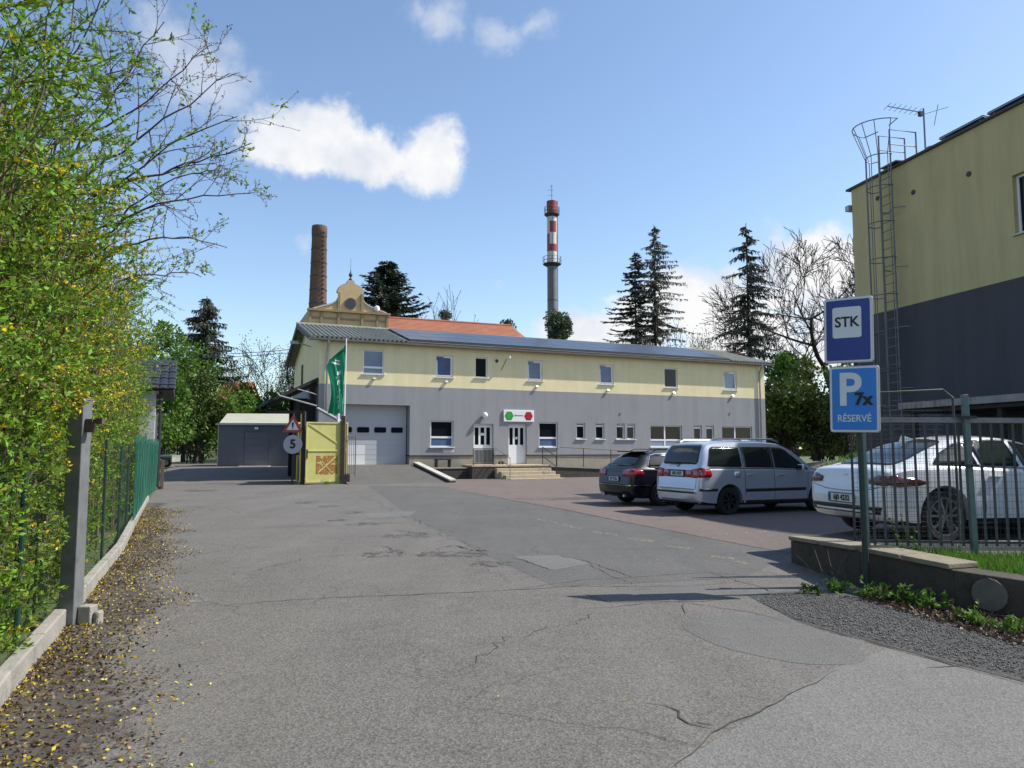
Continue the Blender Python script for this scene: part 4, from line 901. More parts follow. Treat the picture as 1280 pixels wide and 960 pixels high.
# ------------------------------------------------------------------ gate group: yellow leaf, edge-on leaf, post, signs, flag
gt0 = gp(381, 606); 
yg = empty('yellow_gate_leaf', (gt0.x, gt0.y, 0), R(33), 'pale yellow sheet-metal gate leaf with an orange rust cross patch', 'gate')
m_yg = mat('faded yellow gate paint', (.50, .47, .155), .6, var=.12, vscale=1.5, dirt=((.30, .25, .10), .56, .74, 2.2)); m_rust = worn_paint('orange rust', (.36, .15, .035), .50, 5)
GW, GH = 1.86, 2.66
fr = MB(); t = .06
for (a, b, c, d) in ((0, GW, .08, .08+t), (0, GW, GH-t, GH), (0, t, .08+t, GH-t), (GW-t, GW, .08+t, GH-t), (t, GW-t, 1.40, 1.40+t)): fr.lim(a, b, -.03, .03, c, d)
fr.build('frame', m_yg, yg, bevel=.006)
MB().lim(t, GW-t, .002, .012, 1.46, GH-t).build('sheet', m_yg, yg); MB().lim(t, GW-t, .002, .012, .08+t, 1.40).build('sheet', m_yg, yg)
MB().bar((t+.02, -.012, GH-t-.02), (GW-t-.02, -.012, 1.5), .02, .05).build('brace', m_yg, yg)
MB().lim(.46, 1.42, -.003, .001, .42, 1.22).build('rust_patch', m_rust, yg)
m_ygp = mat('pale scraped paint', (.56, .48, .20), .6); MB().bar((.55, -.008, .50), (1.32, -.008, 1.16), .008, .05).bar((.72, -.008, .98), (1.15, -.008, .5), .008, .03).build('scratch', m_ygp, yg)
MB().lim(.04, .08, -.06, -.03, 1.1, 1.5).build('lock', m_black, yg)
dg_ = empty('edge_on_gate_leaf', (gt0.x-.42, gt0.y+.2, 0), R(97), 'dark gate leaf standing open edge-on beside the yellow leaf', 'gate')
fr = MB()
for (a, b, c, d) in ((0, 2.6, .1, .16), (0, 2.6, 2.6, 2.66), (0, .06, .16, 2.6), (2.54, 2.6, .16, 2.6)): fr.lim(a, b, -.03, .03, c, d)
fr.build('frame', m_ys, dg_); MB().lim(.06, 2.54, -.008, .008, .16, 2.6).build('sheet', m_black, dg_)
MB().box((-.05, -.05, 1.3), (.1, .5, .08)).build('latch', m_tim, dg_)
gpt = empty('gate_post', (gt0.x-.16, gt0.y+.12, 0), 0, 'yellow and black gate post between the two leaves', 'post')
MB().lim(-.09, .09, -.09, .09, 0, 3.1).build('shaft', m_tim, gpt); MB().lim(-.095, -.04, -.1, -.091, .1, 3.0).build('yellow_strip', m_ys, gpt)
bmx = MB().lim(-1.55, .05, -.05, .05, 3.02, 3.14).build('barrier_beam', m_tim, gpt)
rp_ = at(428, 604, gt0.y+.85)
mp = empty('rusty_post', (rp_.x, rp_.y, 0), 0, 'brown rusty post at the right edge of the yellow gate', 'post')
MB().lim(-.09, .09, -.09, .09, 0, 2.95).build('shaft', mat('rusty brown post', (.13, .085, .055), .85, var=.4, vscale=5), mp); MB().lim(-.02, .35, -.15, .15, 0, .42).build('footing', mat('old brick', (.12, .085, .07), .9, var=.4, vscale=6), mp)
sr = empty('small_railing', (rp_.x+.15, rp_.y, 0), R(25), 'thin rusty railing panel right of the yellow gate', 'railing')
for z in (.45, 2.05): MB().tube([(0, 0, z), (.42, .1, z)], .016, 6).build('rail', m_rail, sr)
MB().tube([(.42, .1, .3), (.42, .1, 2.1)], .025, 6).build('post', m_steel, sr)
for k in range(4): MB().tube([(.06+k*.09, .02+k*.02, .45), (.06+k*.09, .02+k*.02, 2.05)], .009, 5).build('bar', m_rail, sr)
# signs hung on the edge-on leaf
def sign_empty(nm, px, py, Y, lab): p = at(px, py, Y); return empty(nm, p, R(2), lab, 'sign')
SY = gt0.y-.05
ws = sign_empty('warning_sign', 366, 533, SY, 'red-rimmed triangular warning sign above the round speed sign')
def tri(r): return [(r*math.cos(R(90+120*k)), r*math.sin(R(90+120*k))) for k in range(3)]
MB().prism(tri(.50), -.01, .01).build('rim', mat('faded sign red', (.34, .05, .05), .5, var=.15), ws); MB().prism(tri(.30), -.014, -.011).build('face', m_wh, ws)
MB().prism([(-.035, -.02), (.035, -.02), (.045, .17), (-.045, .17)], -.018, -.015).prism([(-.03, -.09), (.03, -.09), (.03, -.04), (-.03, -.04)], -.018, -.015).build('exclamation_mark', m_bk, ws)
ss = sign_empty('speed_sign', 366, 555.5, SY, 'round pale sign with a black number five')
MB().lathe([(.40, .012), (.40, -.012)], 28, axis='Y').build('disc', mat('grey sign white', (.36, .37, .42), .5, var=.06), ss)
text('number', '5', .52, m_bk, ss, (0, -.016, 0), bold=.02)
po_ = MB().tube([(0, .05, -1.9), (0, .05, 1.35)], .04, 8).build('pole', m_black, ss)
# flag
fp = gp(424, 603); FX, FYY = at(429, 560, 33.4).x, 33.4
fg = empty('green_flag', (FX, FYY, 0), 0, 'limp green flag with white lettering on a white pole by the yellow gate', 'flag')
ztop = at(431, 421, 33).z
MB().tube([(0, 0, 0), (.05, 0, ztop)], [.045, .025], 8).build('pole', m_wpvc, fg, smooth=True)
MB().tube([(-.35, .4, 0), (-.35, .4, 3.5)], .06, 8).build('second_pole', m_wpvc, fg)
nu, nv = 14, 40; V = []
prof = [(0, .06), (.15, .75), (.28, .86), (.5, .68), (.7, .56), (.85, .55), (1, .62)]
for j in range(nv+1):
    t = j/nv; w = np.interp(t, [q[0] for q in prof], [q[1] for q in prof]); z = ztop - .1 - t*(ztop - 3.15)
    for i in range(nu+1):
        s_ = i/nu; x = .04 - s_*w - .12*t; yv = .16*math.sin(s_*7 + t*3.0)*(.25+s_*.75) + .05*math.sin(s_*15 + t*9)
        V.append((x, yv, z - .5*s_*(1-t)**2 + .05*math.sin(s_*9)*t))
F = [(j*(nu+1)+i, j*(nu+1)+i+1, (j+1)*(nu+1)+i+1, (j+1)*(nu+1)+i) for j in range(nv) for i in range(nu)]
m_flag = mat('flag green', (.012, .26, .13), .7, var=.1, transl=.3)
cl = MB().add(V, F).build('cloth', m_flag, fg, smooth=False); cl.data.polygons.foreach_set('use_smooth', [True]*len(cl.data.polygons))
def on_flag(s_, t, off=.012):
    w = np.interp(t, [q[0] for q in prof], [q[1] for q in prof]); z = ztop - .1 - t*(ztop - 3.15)
    return Vector((.04 - s_*w - .12*t, .16*math.sin(s_*7 + t*3.0)*(.25+s_*.75) + .05*math.sin(s_*15 + t*9) - off, z - .5*s_*(1-t)**2 + .05*math.sin(s_*9)*t))
mk = MB()
def patch(poly):
    n0 = len(mk.v); mk.v += [tuple(on_flag(*q)) for q in poly]; mk.f.append(tuple(range(n0, n0+len(poly)))); mk.mi.append(0)
for k in range(12):      # the emblem's stroke and a column of letter fragments
    a, b = k/12, (k+1)/12; patch([(.30+.42*a, .29-.07*a), (.30+.42*b, .29-.07*b), (.30+.42*b, .32-.07*b), (.30+.42*a, .32-.07*a)])
for k in range(8): a, b = k/8, (k+1)/8; patch([(.30+.22*a, .245-.03*a), (.30+.22*b, .245-.03*b), (.30+.22*b, .265-.03*b), (.30+.22*a, .265-.03*a)])
for k, (t0, ln, s0, s1) in enumerate([(.40, .05, .24, .40), (.47, .04, .30, .48), (.53, .06, .26, .40), (.61, .03, .30, .52), (.66, .05, .24, .40), (.735, .04, .30, .46), (.80, .05, .24, .38), (.87, .06, .22, .34)]):
    for q in range(4): a, b = q/4, (q+1)/4; patch([(s0, t0+ln*a), (s1, t0+ln*a+.006), (s1, t0+ln*b+.006), (s0, t0+ln*b)])
mk.build('lettering', m_wh, fg)

# ------------------------------------------------------------------ old brewery behind: ornate gable, red roof, chimneys
m_och = mat('ochre stucco', (.52, .385, .215), .92, var=.16, vscale=1, dirt=((.36, .26, .15), .55, .8, .8)); m_och2 = mat('brown stucco trim', (.30, .21, .12), .92, var=.25, vscale=1)
m_tile = mat('orange clay tiles', (.31, .115, .062), .85, var=.2, vscale=.7, speck=.2, sscale=12)
bw0 = at(386, 400, 60); bre = empty('brewery', (bw0.x, bw0.y, 0), R(22), 'old ochre brewery with a curved baroque gable and orange tiled roof', 'building')
wG = 6.55; zC = at(436, 388, 60.8).z; zP = at(436, 349, 60.8).z; hP = zP - zC; cx = 3.35
MB().lim(0, wG, 0, 8, 0, zC).build('gable_block', m_och, bre)
half = [(3.0, 0), (2.75, .1), (2.3, .26), (1.85, .42), (1.45, .62), (1.12, .88), (1.0, 1.15), (1.0, 1.72)]
dome = [(1.08, 1.74), (1.06, 1.95), (.92, 2.25), (.66, 2.48), (.36, 2.60), (.33, 2.68), (.24, 2.92)]
prf = half + dome; sc_ = hP/2.95
poly = [(cx + a*.99, zC + b*sc_) for a, b in prf] + [(cx - a*.99, zC + b*sc_) for a, b in reversed(prf)]
MB().prism(poly, -.02, .5).build('curved_gable', m_och, bre)
for s_ in (-1, 1):
    MB().prism([(cx + s_*(a+d), zC + b*sc_ + e) for a, b, d, e in [(p[0], p[1], 0, 0) for p in half[:7]] + [(p[0], p[1], .05, .1) for p in reversed(half[:7])]], -.1, .55).build('gable_coping', m_cop, bre)
    MB().lim(cx + s_*.97-.1, cx + s_*.97+.1, -.14, -.022, zC-1.9, zC+1.72*sc_).build('pilaster', m_och2, bre)
MB().prism([(cx + a*1.04, zC + b*sc_ + .05) for a, b in dome] + [(cx - a*1.04, zC + b*sc_ + .05) for a, b in reversed(dome)], .05, .62).build('dome_cap', m_zinc, bre)
for u in (.1, 1.0, 5.6, wG-.1): MB().lim(u-.09, u+.09, -.12, -.002, zC-2.4, zC-.15).build('pilaster', m_och2, bre)
MB().lim(-.15, wG+.15, -.25, .1, zC-.15, zC+.02).build('cornice', m_och2, bre); MB().lim(.2, wG-.2, -.06, -.002, zC-.75, zC-.6).build('moulding', m_och2, bre)
rw_ = MB().lathe([(.50, -.10), (.50, .3)], 24, (cx, 0, zC+.74*sc_), axis='Y').build('round_window', m_och2, bre); MB().lathe([(.43, -.13), (.43, -.101)], 24, (cx, 0, zC+.74*sc_), axis='Y').build('pane', mat('blue-black louvre', (.035, .04, .06), .5), rw_)
MB().lathe([(.10, 0), (.16, .12), (.05, .3), (.16, .45), (.16, .55), (.05, .75), (.015, 1.0), (.012, 1.9)], 10, (cx, .25, zP)).build('finial', m_dk, bre)
MB().lathe([(.02, -.22), (.2, -.1), (.25, .1), (.2, .25), (.02, .35)], 14, (5.55, -.05, zC+.3)).build('white_dish', m_wpvc, bre, smooth=True)
RZ = at(483, 395, 66).z; zE = RZ - 2.6
MB().lim(wG, 20.2, .8, 8.2, 0, zE).build('wing_wall', m_och, bre)
def rowroof(u0, u1, y0, y1, z0, z1, rows):
    """tile courses as low steps"""
    mb = MB()
    for k in range(rows):
        ta, tb = k/rows, (k+1)/rows; ya, yb_ = y0+(y1-y0)*ta, y0+(y1-y0)*tb; za, zb_ = z0+(z1-z0)*ta, z0+(z1-z0)*tb
        mb.add([(u0, ya, za+.05), (u1, ya, za+.05), (u1, yb_, zb_+.01), (u0, yb_, zb_+.01), (u0, ya, za-.02), (u1, ya, za-.02)], [(0, 1, 2, 3), (4, 5, 1, 0)])
    return mb
rowroof(wG-.1, 19.6, 0.2, 4.5, zE, RZ, 16).build('tiled_roof', m_tile, bre)
MB().add([(wG-.1, 4.5, RZ), (19.6, 4.5, RZ), (20.6, 8.6, zE), (wG-.1, 8.6, zE)], [(0, 1, 2, 3)]).add([(19.6, 4.5, RZ), (19.6, .2, zE), (20.6, .2, zE), (20.6, 8.6, zE)], [(0, 1, 2, 3)]).build('rear_roof', m_tile, bre)
MB().tube([(wG, 4.5, RZ+.03), (19.6, 4.5, RZ+.03)], .12, 8).build('ridge_tiles', m_tile, bre)
# brick chimney
m_brk = mat('sooty brown brick', (.130, .085, .062), .95, var=.35, vscale=.7, speck=.35, sscale=5, bump=.5, bscale=6, dirt=((.085, .060, .05), .45, .7, .35))
c0 = at(397, 392, 70); ztc = at(397, 283, 70).z
bc = empty('brick_chimney', (c0.x, c0.y, 0), 0, 'tall round brick chimney with iron bands beside the baroque gable', 'chimney')
MB().lathe([(1.15, 0), (.86, 13.5), (.69, ztc-.9), (.73, ztc-.85), (.73, ztc-.2), (.70, ztc), (.45, ztc), (.45, ztc-1)], 28, cap=False).build('shaft', m_brk, bc, smooth=True)
for k in range(8):
    z = 12.6 + k*(ztc-13.6)/7; r = float(np.interp(z, [0, 13.5, ztc-.9], [1.15, .86, .69])); MB().lathe([(r+.005, z-.05), (r+.035, z-.04), (r+.035, z+.04), (r+.005, z+.05)], 28, cap=False).build('iron_band', m_dk, bc)
for z in np.arange(12, ztc-.5, .42): r = float(np.interp(z, [0, 13.5, ztc-.9], [1.15, .86, .69])); MB().box((r*.75, -r*.75, z), (.26, .26, .03), rz=R(-45)).build('climbing_iron', m_dk, bc)
# red and white stack
c1 = at(690.5, 420, 120); zt1 = at(690, 252, 120).z; rch = .80
rc = empty('striped_chimney', (c1.x, c1.y, 0), 0, 'tall slim red and white chimney with two platforms', 'chimney')
m_cw = mat('stack off-white', (.60, .58, .56), .8, var=.12); m_cr = mat('stack red', (.30, .045, .05), .8, var=.15); m_cg = mat('stack grey steel', (.15, .15, .16), .6, .3, var=.15, vscale=1)
zz = [at(690, q, 120).z for q in (420, 330, 315, 306, 290, 276, 268, 252)]
def ring(z0, z1, r, m, nm): MB().lathe([(r, z0), (r, z1)], 24).build(nm, m, rc, smooth=True)
ring(0, zz[1], rch, m_cg, 'lower_shaft')
def checker(z0, z1, cols):
    for k in range(4):
        mb = MB(); n = 6
        for i in range(n):
            a0, a1 = R(90*k - 120 + 90*i/n), R(90*k - 120 + 90*(i+1)/n); mb.add([(rch*math.cos(a0), rch*math.sin(a0), z0), (rch*math.cos(a1), rch*math.sin(a1), z0), (rch*math.cos(a1), rch*math.sin(a1), z1), (rch*math.cos(a0), rch*math.sin(a0), z1)], [(0, 1, 2, 3)])
        mb.build('paint_field', cols[k % 2], rc)
ring(zz[1], zz[2], rch, m_cw, 'paint_band'); checker(zz[2], zz[3], (m_cr, m_cr)); checker(zz[3], zz[4]-.4, (m_cw, m_cr)); ring(zz[4]-.4, zz[5], rch, m_cw, 'paint_band'); checker(zz[4]+2.6, zz[4]+2.61, (m_cw, m_cw)); ring(zz[5], zz[6], rch, m_cw, 'paint_band'); ring(zz[6], zz[7], rch+.06, m_cr, 'top_band')
checker(zz[4]-.2, zz[5]-.2, (m_cr, m_cw))
for c in [c for c in rc.children if c.name.startswith('paint_field')]: c.scale = (1.01, 1.01, 1)
for zq, rr in ((zz[1], 1.5), (zz[6], 1.25)):
    pf_ = MB().lathe([(rch, zq-.5), (rr, zq-.1), (rr, zq), (rch, zq)], 24, cap=False).build('platform', m_dk, rc)
    for h in (.55, 1.1): MB().tube([(rr*math.cos(R(q*15)), rr*math.sin(R(q*15)), zq+h) for q in range(24)], .04, 5, closed=True).build('guard_rail', m_cg, pf_)
    for q in range(12): MB().tube([(rr*math.cos(R(q*30)), rr*math.sin(R(q*30)), zq), (rr*math.cos(R(q*30)), rr*math.sin(R(q*30)), zq+1.1)], .035, 4).build('guard_post', m_cg, pf_)
for q in (-1, 1): MB().tube([(.3*q-.25, -rch-.12, 0), (.3*q-.25, -rch-.12, zz[7])], .04, 4).build('ladder_stile', m_cg, rc)
MB().tube([(rch+.1, -.2, 0), (rch+.1, -.2, zz[7])], .06, 5).build('cable_duct', m_dk, rc)
for k in range(7): z = zz[0] - 8 + k*2.3; ring(z, z+.12, rch+.03, m_dk, 'flange')
za = at(690, 231, 120).z; am = MB().tube([(0, 0, zz[7]), (0, 0, za)], .05, 5)
for z_, l in ((za-.9, .7), (za-1.8, .55), (za-.3, .3)): am.tube([(-l, 0, z_), (l*.4, 0, z_)], .03, 4)
am.build('antenna', m_cg, rc)
# far houses
def house(px0, px1, pyr, Y, depth, lab, wallc, roofm, rzz=0.0, rise=2.4):
    a, b = at(px0, pyr, Y), at(px1, pyr, Y); L = b.x - a.x; e = empty('distant_house', (a.x, Y, 0), R(rzz), lab, 'house'); z = a.z
    MB().lim(.2, L-.2, .2, depth-.2, 0, z-rise).build('wall', wallc, e); rowroof(0, L, 0, depth/2, z-rise, z, 10).build('roof', roofm, e)
    MB().add([(0, depth/2, z), (L, depth/2, z), (L, depth, z-rise), (0, depth, z-rise)], [(0, 1, 2, 3)]).build('rear_roof', roofm, e)
    MB().prism([(.2, z-rise), (depth-.2, z-rise), (depth/2, z-.1)], .2, .4, plane='YZ').prism([(.2, z-rise), (depth-.2, z-rise), (depth/2, z-.1)], L-.4, L-.2, plane='YZ').build('gable', wallc, e); return e
house(875, 940, 432, 78, 9, 'distant house with dull red roof behind the right end of the long roof', m_och, mat('dull red tiles', (.24, .06, .05), .85, var=.2, vscale=1))
house(262, 303, 474, 85, 8, 'distant house with rusty orange roof among the left trees', m_och, mat('rust orange tiles', (.33, .10, .045), .85, var=.3, vscale=1), rise=3.2)
# overhead cables
for k, (py, sag) in enumerate(((437, .25), (441, .25))):
    a, b = at(150, py+4, 58), at(362, py, 46); pts = [a.lerp(b, t) - Vector((0, 0, sag*4*t*(1-t))) for t in np.linspace(0, 1, 12)]
    o = MB().tube(pts, .022, 4).build('overhead_cable', m_black); tag(o, ['upper', 'lower'][k] + ' thin overhead cable left of the main building gable', 'cable', 'overhead cables')

# ------------------------------------------------------------------ cars
def pch(xs, ys):
    """monotone cubic through control points"""
    xs = np.array(xs, float); ys = np.array(ys, float); h = np.diff(xs); dl = np.diff(ys)/h; m = np.zeros(len(xs))
    for i in range(1, len(xs)-1):
        if dl[i-1]*dl[i] > 0: w1, w2 = 2*h[i]+h[i-1], h[i]+2*h[i-1]; m[i] = (w1+w2)/(w1/dl[i-1] + w2/dl[i])
    m[0], m[-1] = dl[0], dl[-1]
    def f(x):
        x = np.clip(x, xs[0], xs[-1]); i = np.clip(np.searchsorted(xs, x)-1, 0, len(h)-1); t = (x-xs[i])/h[i]
        return ys[i]*(1+2*t)*(1-t)**2 + h[i]*m[i]*t*(1-t)**2 + ys[i+1]*t*t*(3-2*t) + h[i]*m[i+1]*t*t*(t-1)
    return f
m_tyre = mat('tyre rubber', (.014, .014, .014), .8, var=.2); m_rub = mat('black trim plastic', (.016, .016, .017), .55)
m_cgl = mat('car glass', (.012, .017, .017), .04, var=0, spec=.7); m_lamp = mat('tail lamp red', (.30, .008, .012), .12, var=.15, vscale=12, coat=1); m_lamp2 = mat('tail lamp dark red', (.10, .006, .010), .12, var=.15, coat=1)
m_chr = mat('chrome trim', (.75, .76, .78), .12, 1, var=0); m_plate = mat('plate white', (.62, .63, .62), .5, var=.05); m_eu = mat('plate blue', (.01, .03, .25), .5); m_rim = mat('alloy rim', (.48, .49, .50), .3, .9, var=.1); m_rimd = mat('dark steel rim', (.03, .03, .032), .5, .4); m_well = mat('wheel well', (.008, .008, .008), .9)
class Car:
    def __init__(s, name, label, loc, rz, spec, paint):
        s.e = empty(name, loc, rz, label, 'car'); s.sp = spec; s.paint = paint; s.body()
    def body(s):
        sp = s.sp; L = sp['L']
        zt, zb, w, bl, wt = pch(*sp['ztop']), pch(*sp['zbot']), pch(*sp['w']), pch(*sp['belt']), pch(*sp['wt'])
        X = np.unique(np.concatenate([np.linspace(0, .5, 18), np.linspace(.5, L-.5, 60), np.linspace(L-.5, L, 16)])); rows = []
        for x in X:
            Z, B, Wd, T, b0 = float(zt(x)), float(bl(x)), float(w(x)), float(wt(x)), float(zb(x))
            B = min(B, Z-.015); T = min(T, Wd-.03); lo = min(b0+.22, B-.05); gh = Z - B; P = [(0, b0), (Wd*.6, b0), (Wd-.10, b0+.01), (Wd-.03, b0+.06)]
            for t in (0, .2, .4, .6, .75, .87): z = b0+.12 + (B-.05-b0-.12)*t; P.append((Wd*(1 - .012*(2*t-1)**2) - (.012 if t == 0 else 0) , z))
            P.append((Wd-.022, B-.018)); P.append((Wd-.05, B))
            cr = min(.06, gh*.35); th = gh-cr
            for t in (.12, .3, .5, .7, .86, 1.0): P.append((Wd-.055 + (T-(Wd-.055))*t + .018*math.sin(math.pi*t), B + th*t*.985 + .005))
            for t in (.88, .7, .45, .2, 0): P.append((T*t, B + th + cr*(1-(t*.95)**2)**.8))
            rows.append([(x, y, z) for y, z in P])
        k = len(rows[0]); V = []
        for r in rows: V += r + [(x, -y, z) for x, y, z in reversed(r[1:-1])]
        m = 2*k-2; F = [(i*m+j, i*m+(j+1) % m, (i+1)*m+(j+1) % m, (i+1)*m+j) for i in range(len(rows)-1) for j in range(m)]
        F += [tuple(range(m)), tuple(reversed(range((len(rows)-1)*m, len(rows)*m)))]
        me = MB().add(V, F).mesh('body'); s.solid = me
        bmr = bmesh.new(); bmr.from_mesh(me); s.bvh = BVHTree.FromBMesh(bmr); bmr.free()
        o = link('body', me, [s.paint, m_well, m_rub], s.e)
        cut = MB()
        for xw in (sp['rear'], sp['rear']+sp['wb']):
            for sy in (-1, 1): cut.lathe([(sp['R']+.055, 0), (sp['R']+.055, .34)], 36, (xw, sy*(sp['W']/2+.05) - (.34 if sy > 0 else 0), sp['R']+.02), axis='Y')
        co = link('cutter', cut.mesh('cutter')); bm_ = o.modifiers.new('arch', 'BOOLEAN'); bm_.operation = 'DIFFERENCE'; bm_.object = co; bm_.solver = 'EXACT'
        co.parent = s.e; bpy.context.view_layer.update(); dg = bpy.context.evaluated_depsgraph_get(); nm = bpy.data.meshes.new_from_object(o.evaluated_get(dg)); o.modifiers.clear(); o.data = nm; bpy.data.objects.remove(co)
        nm.materials.clear(); [nm.materials.append(q) for q in (s.paint, m_well, m_rub)]
        for p in nm.polygons:
            c = p.center; p.use_smooth = True; p.material_index = 0
            for xw in (sp['rear'], sp['rear']+sp['wb']):
                if math.hypot(c.x-xw, c.z-sp['R']-.02) < sp['R']+.05 and abs(c.y) > .3: p.material_index = 1; p.use_smooth = False
            if c.z < sp.get('skirt', .24) and p.material_index == 0: p.material_index = 2
            if abs(c.x) < .002 or abs(c.x-L) < .002: p.use_smooth = False
        try:
            with bpy.context.temp_override(object=o, active_object=o, selected_objects=[o], selected_editable_objects=[o]): bpy.ops.object.shade_auto_smooth(angle=R(32))
        except Exception: pass
        s.o = o
        for xw in (sp['rear'], sp['rear']+sp['wb']):
            for sy in (-1, 1): s.wheel(xw, sy)
    def wheel(s, xw, sy):
        sp = s.sp; r = sp['R']; hw = .105; y = sy*(sp['W']/2 - .125); rr = r*sp.get('rim', .66)
        prof = [(rr, -hw*.9), (r*.93, -hw), (r, -hw*.7), (r, hw*.7), (r*.93, hw), (rr, hw*.9)]
        t = MB().lathe(prof, 32, (xw, y, r), axis='Y', cap=False).build('wheel', m_tyre, s.e, smooth=True)
        face = y + sy*hw*.72; rm = MB(); rm.lathe([(rr*1.01, face-y), (rr*1.01, face-y+sy*.022), (rr*.93, face-y+sy*.02), (rr*.90, face-y-sy*.05)], 32, (xw, y, r), axis='Y', cap=False)
        rm.lathe([(.001, face-y+sy*.012), (rr*.19, face-y+sy*.010), (rr*.22, face-y-sy*.02)], 16, (xw, y, r), axis='Y', cap=False)
        n = sp.get('spokes', 5)
        for k in range(n):
            for dd in (-1, 1):
                a = 2*math.pi*k/n + .3; a1, a2 = a + dd*.09, a + dd*sp.get('fork', .22)
                rm.bar((xw + rr*.15*math.cos(a1), face, r + rr*.15*math.sin(a1)), (xw + rr*.95*math.cos(a2), face-sy*.005, r + rr*.95*math.sin(a2)), .028 if sp.get('slim', 1) else .05, .03)
        rm.build('rim', sp['rimm'], t, smooth=True)
        MB().lathe([(.001, -.02), (rr*.92, -.02), (rr*.92, .02), (.001, .02)], 20, (xw, y - sy*.0, r), axis='Y').build('brake_disc', m_well, t)
    def _cut(s, poly, step):
        bm = bmesh.new(); vs = [bm.verts.new((a, b, 0)) for a, b in poly]; bm.faces.new(vs)
        for ax in (0, 1):
            lo, hi = min(q[ax] for q in poly), max(q[ax] for q in poly)
            for c in np.arange(lo+step, hi, step): bmesh.ops.bisect_plane(bm, geom=bm.verts[:]+bm.edges[:]+bm.faces[:], plane_co=(c, 0, 0) if ax == 0 else (0, c, 0), plane_no=(1, 0, 0) if ax == 0 else (0, 1, 0))
        return bm
    def decal(s, name, poly, m, face, off=.006, step=.07, parent=None, both=True, round_=0.0):
        """panel shaped to the body: 'side' polygons are (x, z), 'rear' and 'front' are (y, z)"""
        if round_: poly = roundpoly(poly, round_)
        res = None
        for sy in ((1, -1) if (face == 'side' and both) else (1,)):
            if face == 'side' and not both: sy = -1
            bm = s._cut(poly, step)
            for v in bm.verts:
                a, b = v.co.x, v.co.y
                if face == 'side': h = s.bvh.ray_cast(Vector((a, sy*3, b)), Vector((0, -sy, 0)))
                elif face == 'rear': h = s.bvh.ray_cast(Vector((-2, a, b)), Vector((1, 0, 0)))
                else: h = s.bvh.ray_cast(Vector((a, b, 4)), Vector((0, 0, -1)))
                if h[0] is None: h = (Vector((a, sy*s.sp['W']/2, b)) if face == 'side' else Vector((.05, a, b)), Vector((0, sy, 0)) if face == 'side' else Vector((-1, 0, 0)))
                n = h[1]; outw = Vector((0, sy, 0)) if face == 'side' else (Vector((-1, 0, 0)) if face == 'rear' else Vector((0, 0, 1)))
                if n.dot(outw) < 0: n = -n
                v.co = h[0] + (n*.5 + outw*.5).normalized()*off
            me = bpy.data.meshes.new(name); bmesh.ops.recalc_face_normals(bm, faces=bm.faces); bm.to_mesh(me); bm.free()
            o = link(name, me, m, parent or s.e, smooth=True)
            sd = o.modifiers.new('thick', 'SOLIDIFY'); sd.thickness = .004; sd.offset = 0
            res = o
        return res
    def seam(s, pts, face='side', w=.008, m=None, name='seam', off=.003, both=True):
        for sy in ((1, -1) if face == 'side' else (1,)):
            L = []
            for (a, b), (c, d) in zip(pts, pts[1:]):
                n = max(1, int(math.hypot(c-a, d-b)/.06))
                L += [(a+(c-a)*k/n, b+(d-b)*k/n) for k in range(n)]
            L.append(pts[-1]); P = []
            for a, b in L:
                h = s.bvh.ray_cast(Vector((a, sy*3, b)), Vector((0, -sy, 0))) if face == 'side' else s.bvh.ray_cast(Vector((-2, a, b)), Vector((1, 0, 0)))
                if h[0] is not None: P.append(h[0] + (Vector((0, sy, 0)) if face == 'side' else Vector((-1, 0, 0)))*off)
            if len(P) > 1: MB().tube(P, w/2, 4).build(name, m or m_rub, s.e)
    def mirror(s, x, z, m):
        for sy in (1, -1):
            y = sy*(s.sp['W']/2 + .06); mb = MB(); mb.box((x, y, z), (.11, .20, .15)); mo = mb.build('mirror', m, s.e, bevel=.035); MB().lim(x-.062, x-.057, y-.08, y+.08, z-.055, z+.055).build('mirror_glass', m_cgl, mo); MB().bar((x+.02, sy*(s.sp['W']/2-.10), z-.05), (x, y, z-.04), .04).build('mirror_arm', m_rub, mo)
    def handle(s, x, z, m):
        for sy in (1, -1):
            h = s.bvh.ray_cast(Vector((x, sy*3, z)), Vector((0, -sy, 0)))
            if h[0] is not None: MB().box(h[0] + Vector((0, sy*.02, 0)), (.20, .035, .032)).build('door_handle', m, s.e, bevel=.008)
    def plate(s, z, txt, yc=0):
        h = s.bvh.ray_cast(Vector((-2, yc, z)), Vector((1, 0, 0))); x = h[0].x - .02
        fr_ = MB().prism(rrect(.55, .135, .02, 3), -.004, .012, plane='YZ').build('licence_plate_frame', m_rub, s.e)
        fr_.location = (x, yc, z)
        MB().prism(rrect(.52, .11, .01, 2), -.008, -.005, plane='YZ').build('licence_plate', m_plate, fr_); MB().prism(rrect(.045, .105, .006, 2, .235), -.0105, -.0085, plane='YZ').build('plate_band', m_eu, fr_)
        text('plate_text', txt, .105, m_bk, fr_, (-.011, -.02, -.002), (math.pi/2, 0, -math.pi/2), bold=.003, sx=.92)
def mirrored(half): return half + [(-a, b) for a, b in reversed(half)]
H25 = R(25)
def place(contact, rear_x, half_w, ang, z):
    """car origin (rear centre) from the near rear wheel's contact point"""
    d = Vector((math.cos(ang), math.sin(ang), 0)); l = Vector((-d.y, d.x, 0)); p = Vector((*contact, 0)) - d*rear_x + l*half_w; return (p.x, p.y, z)
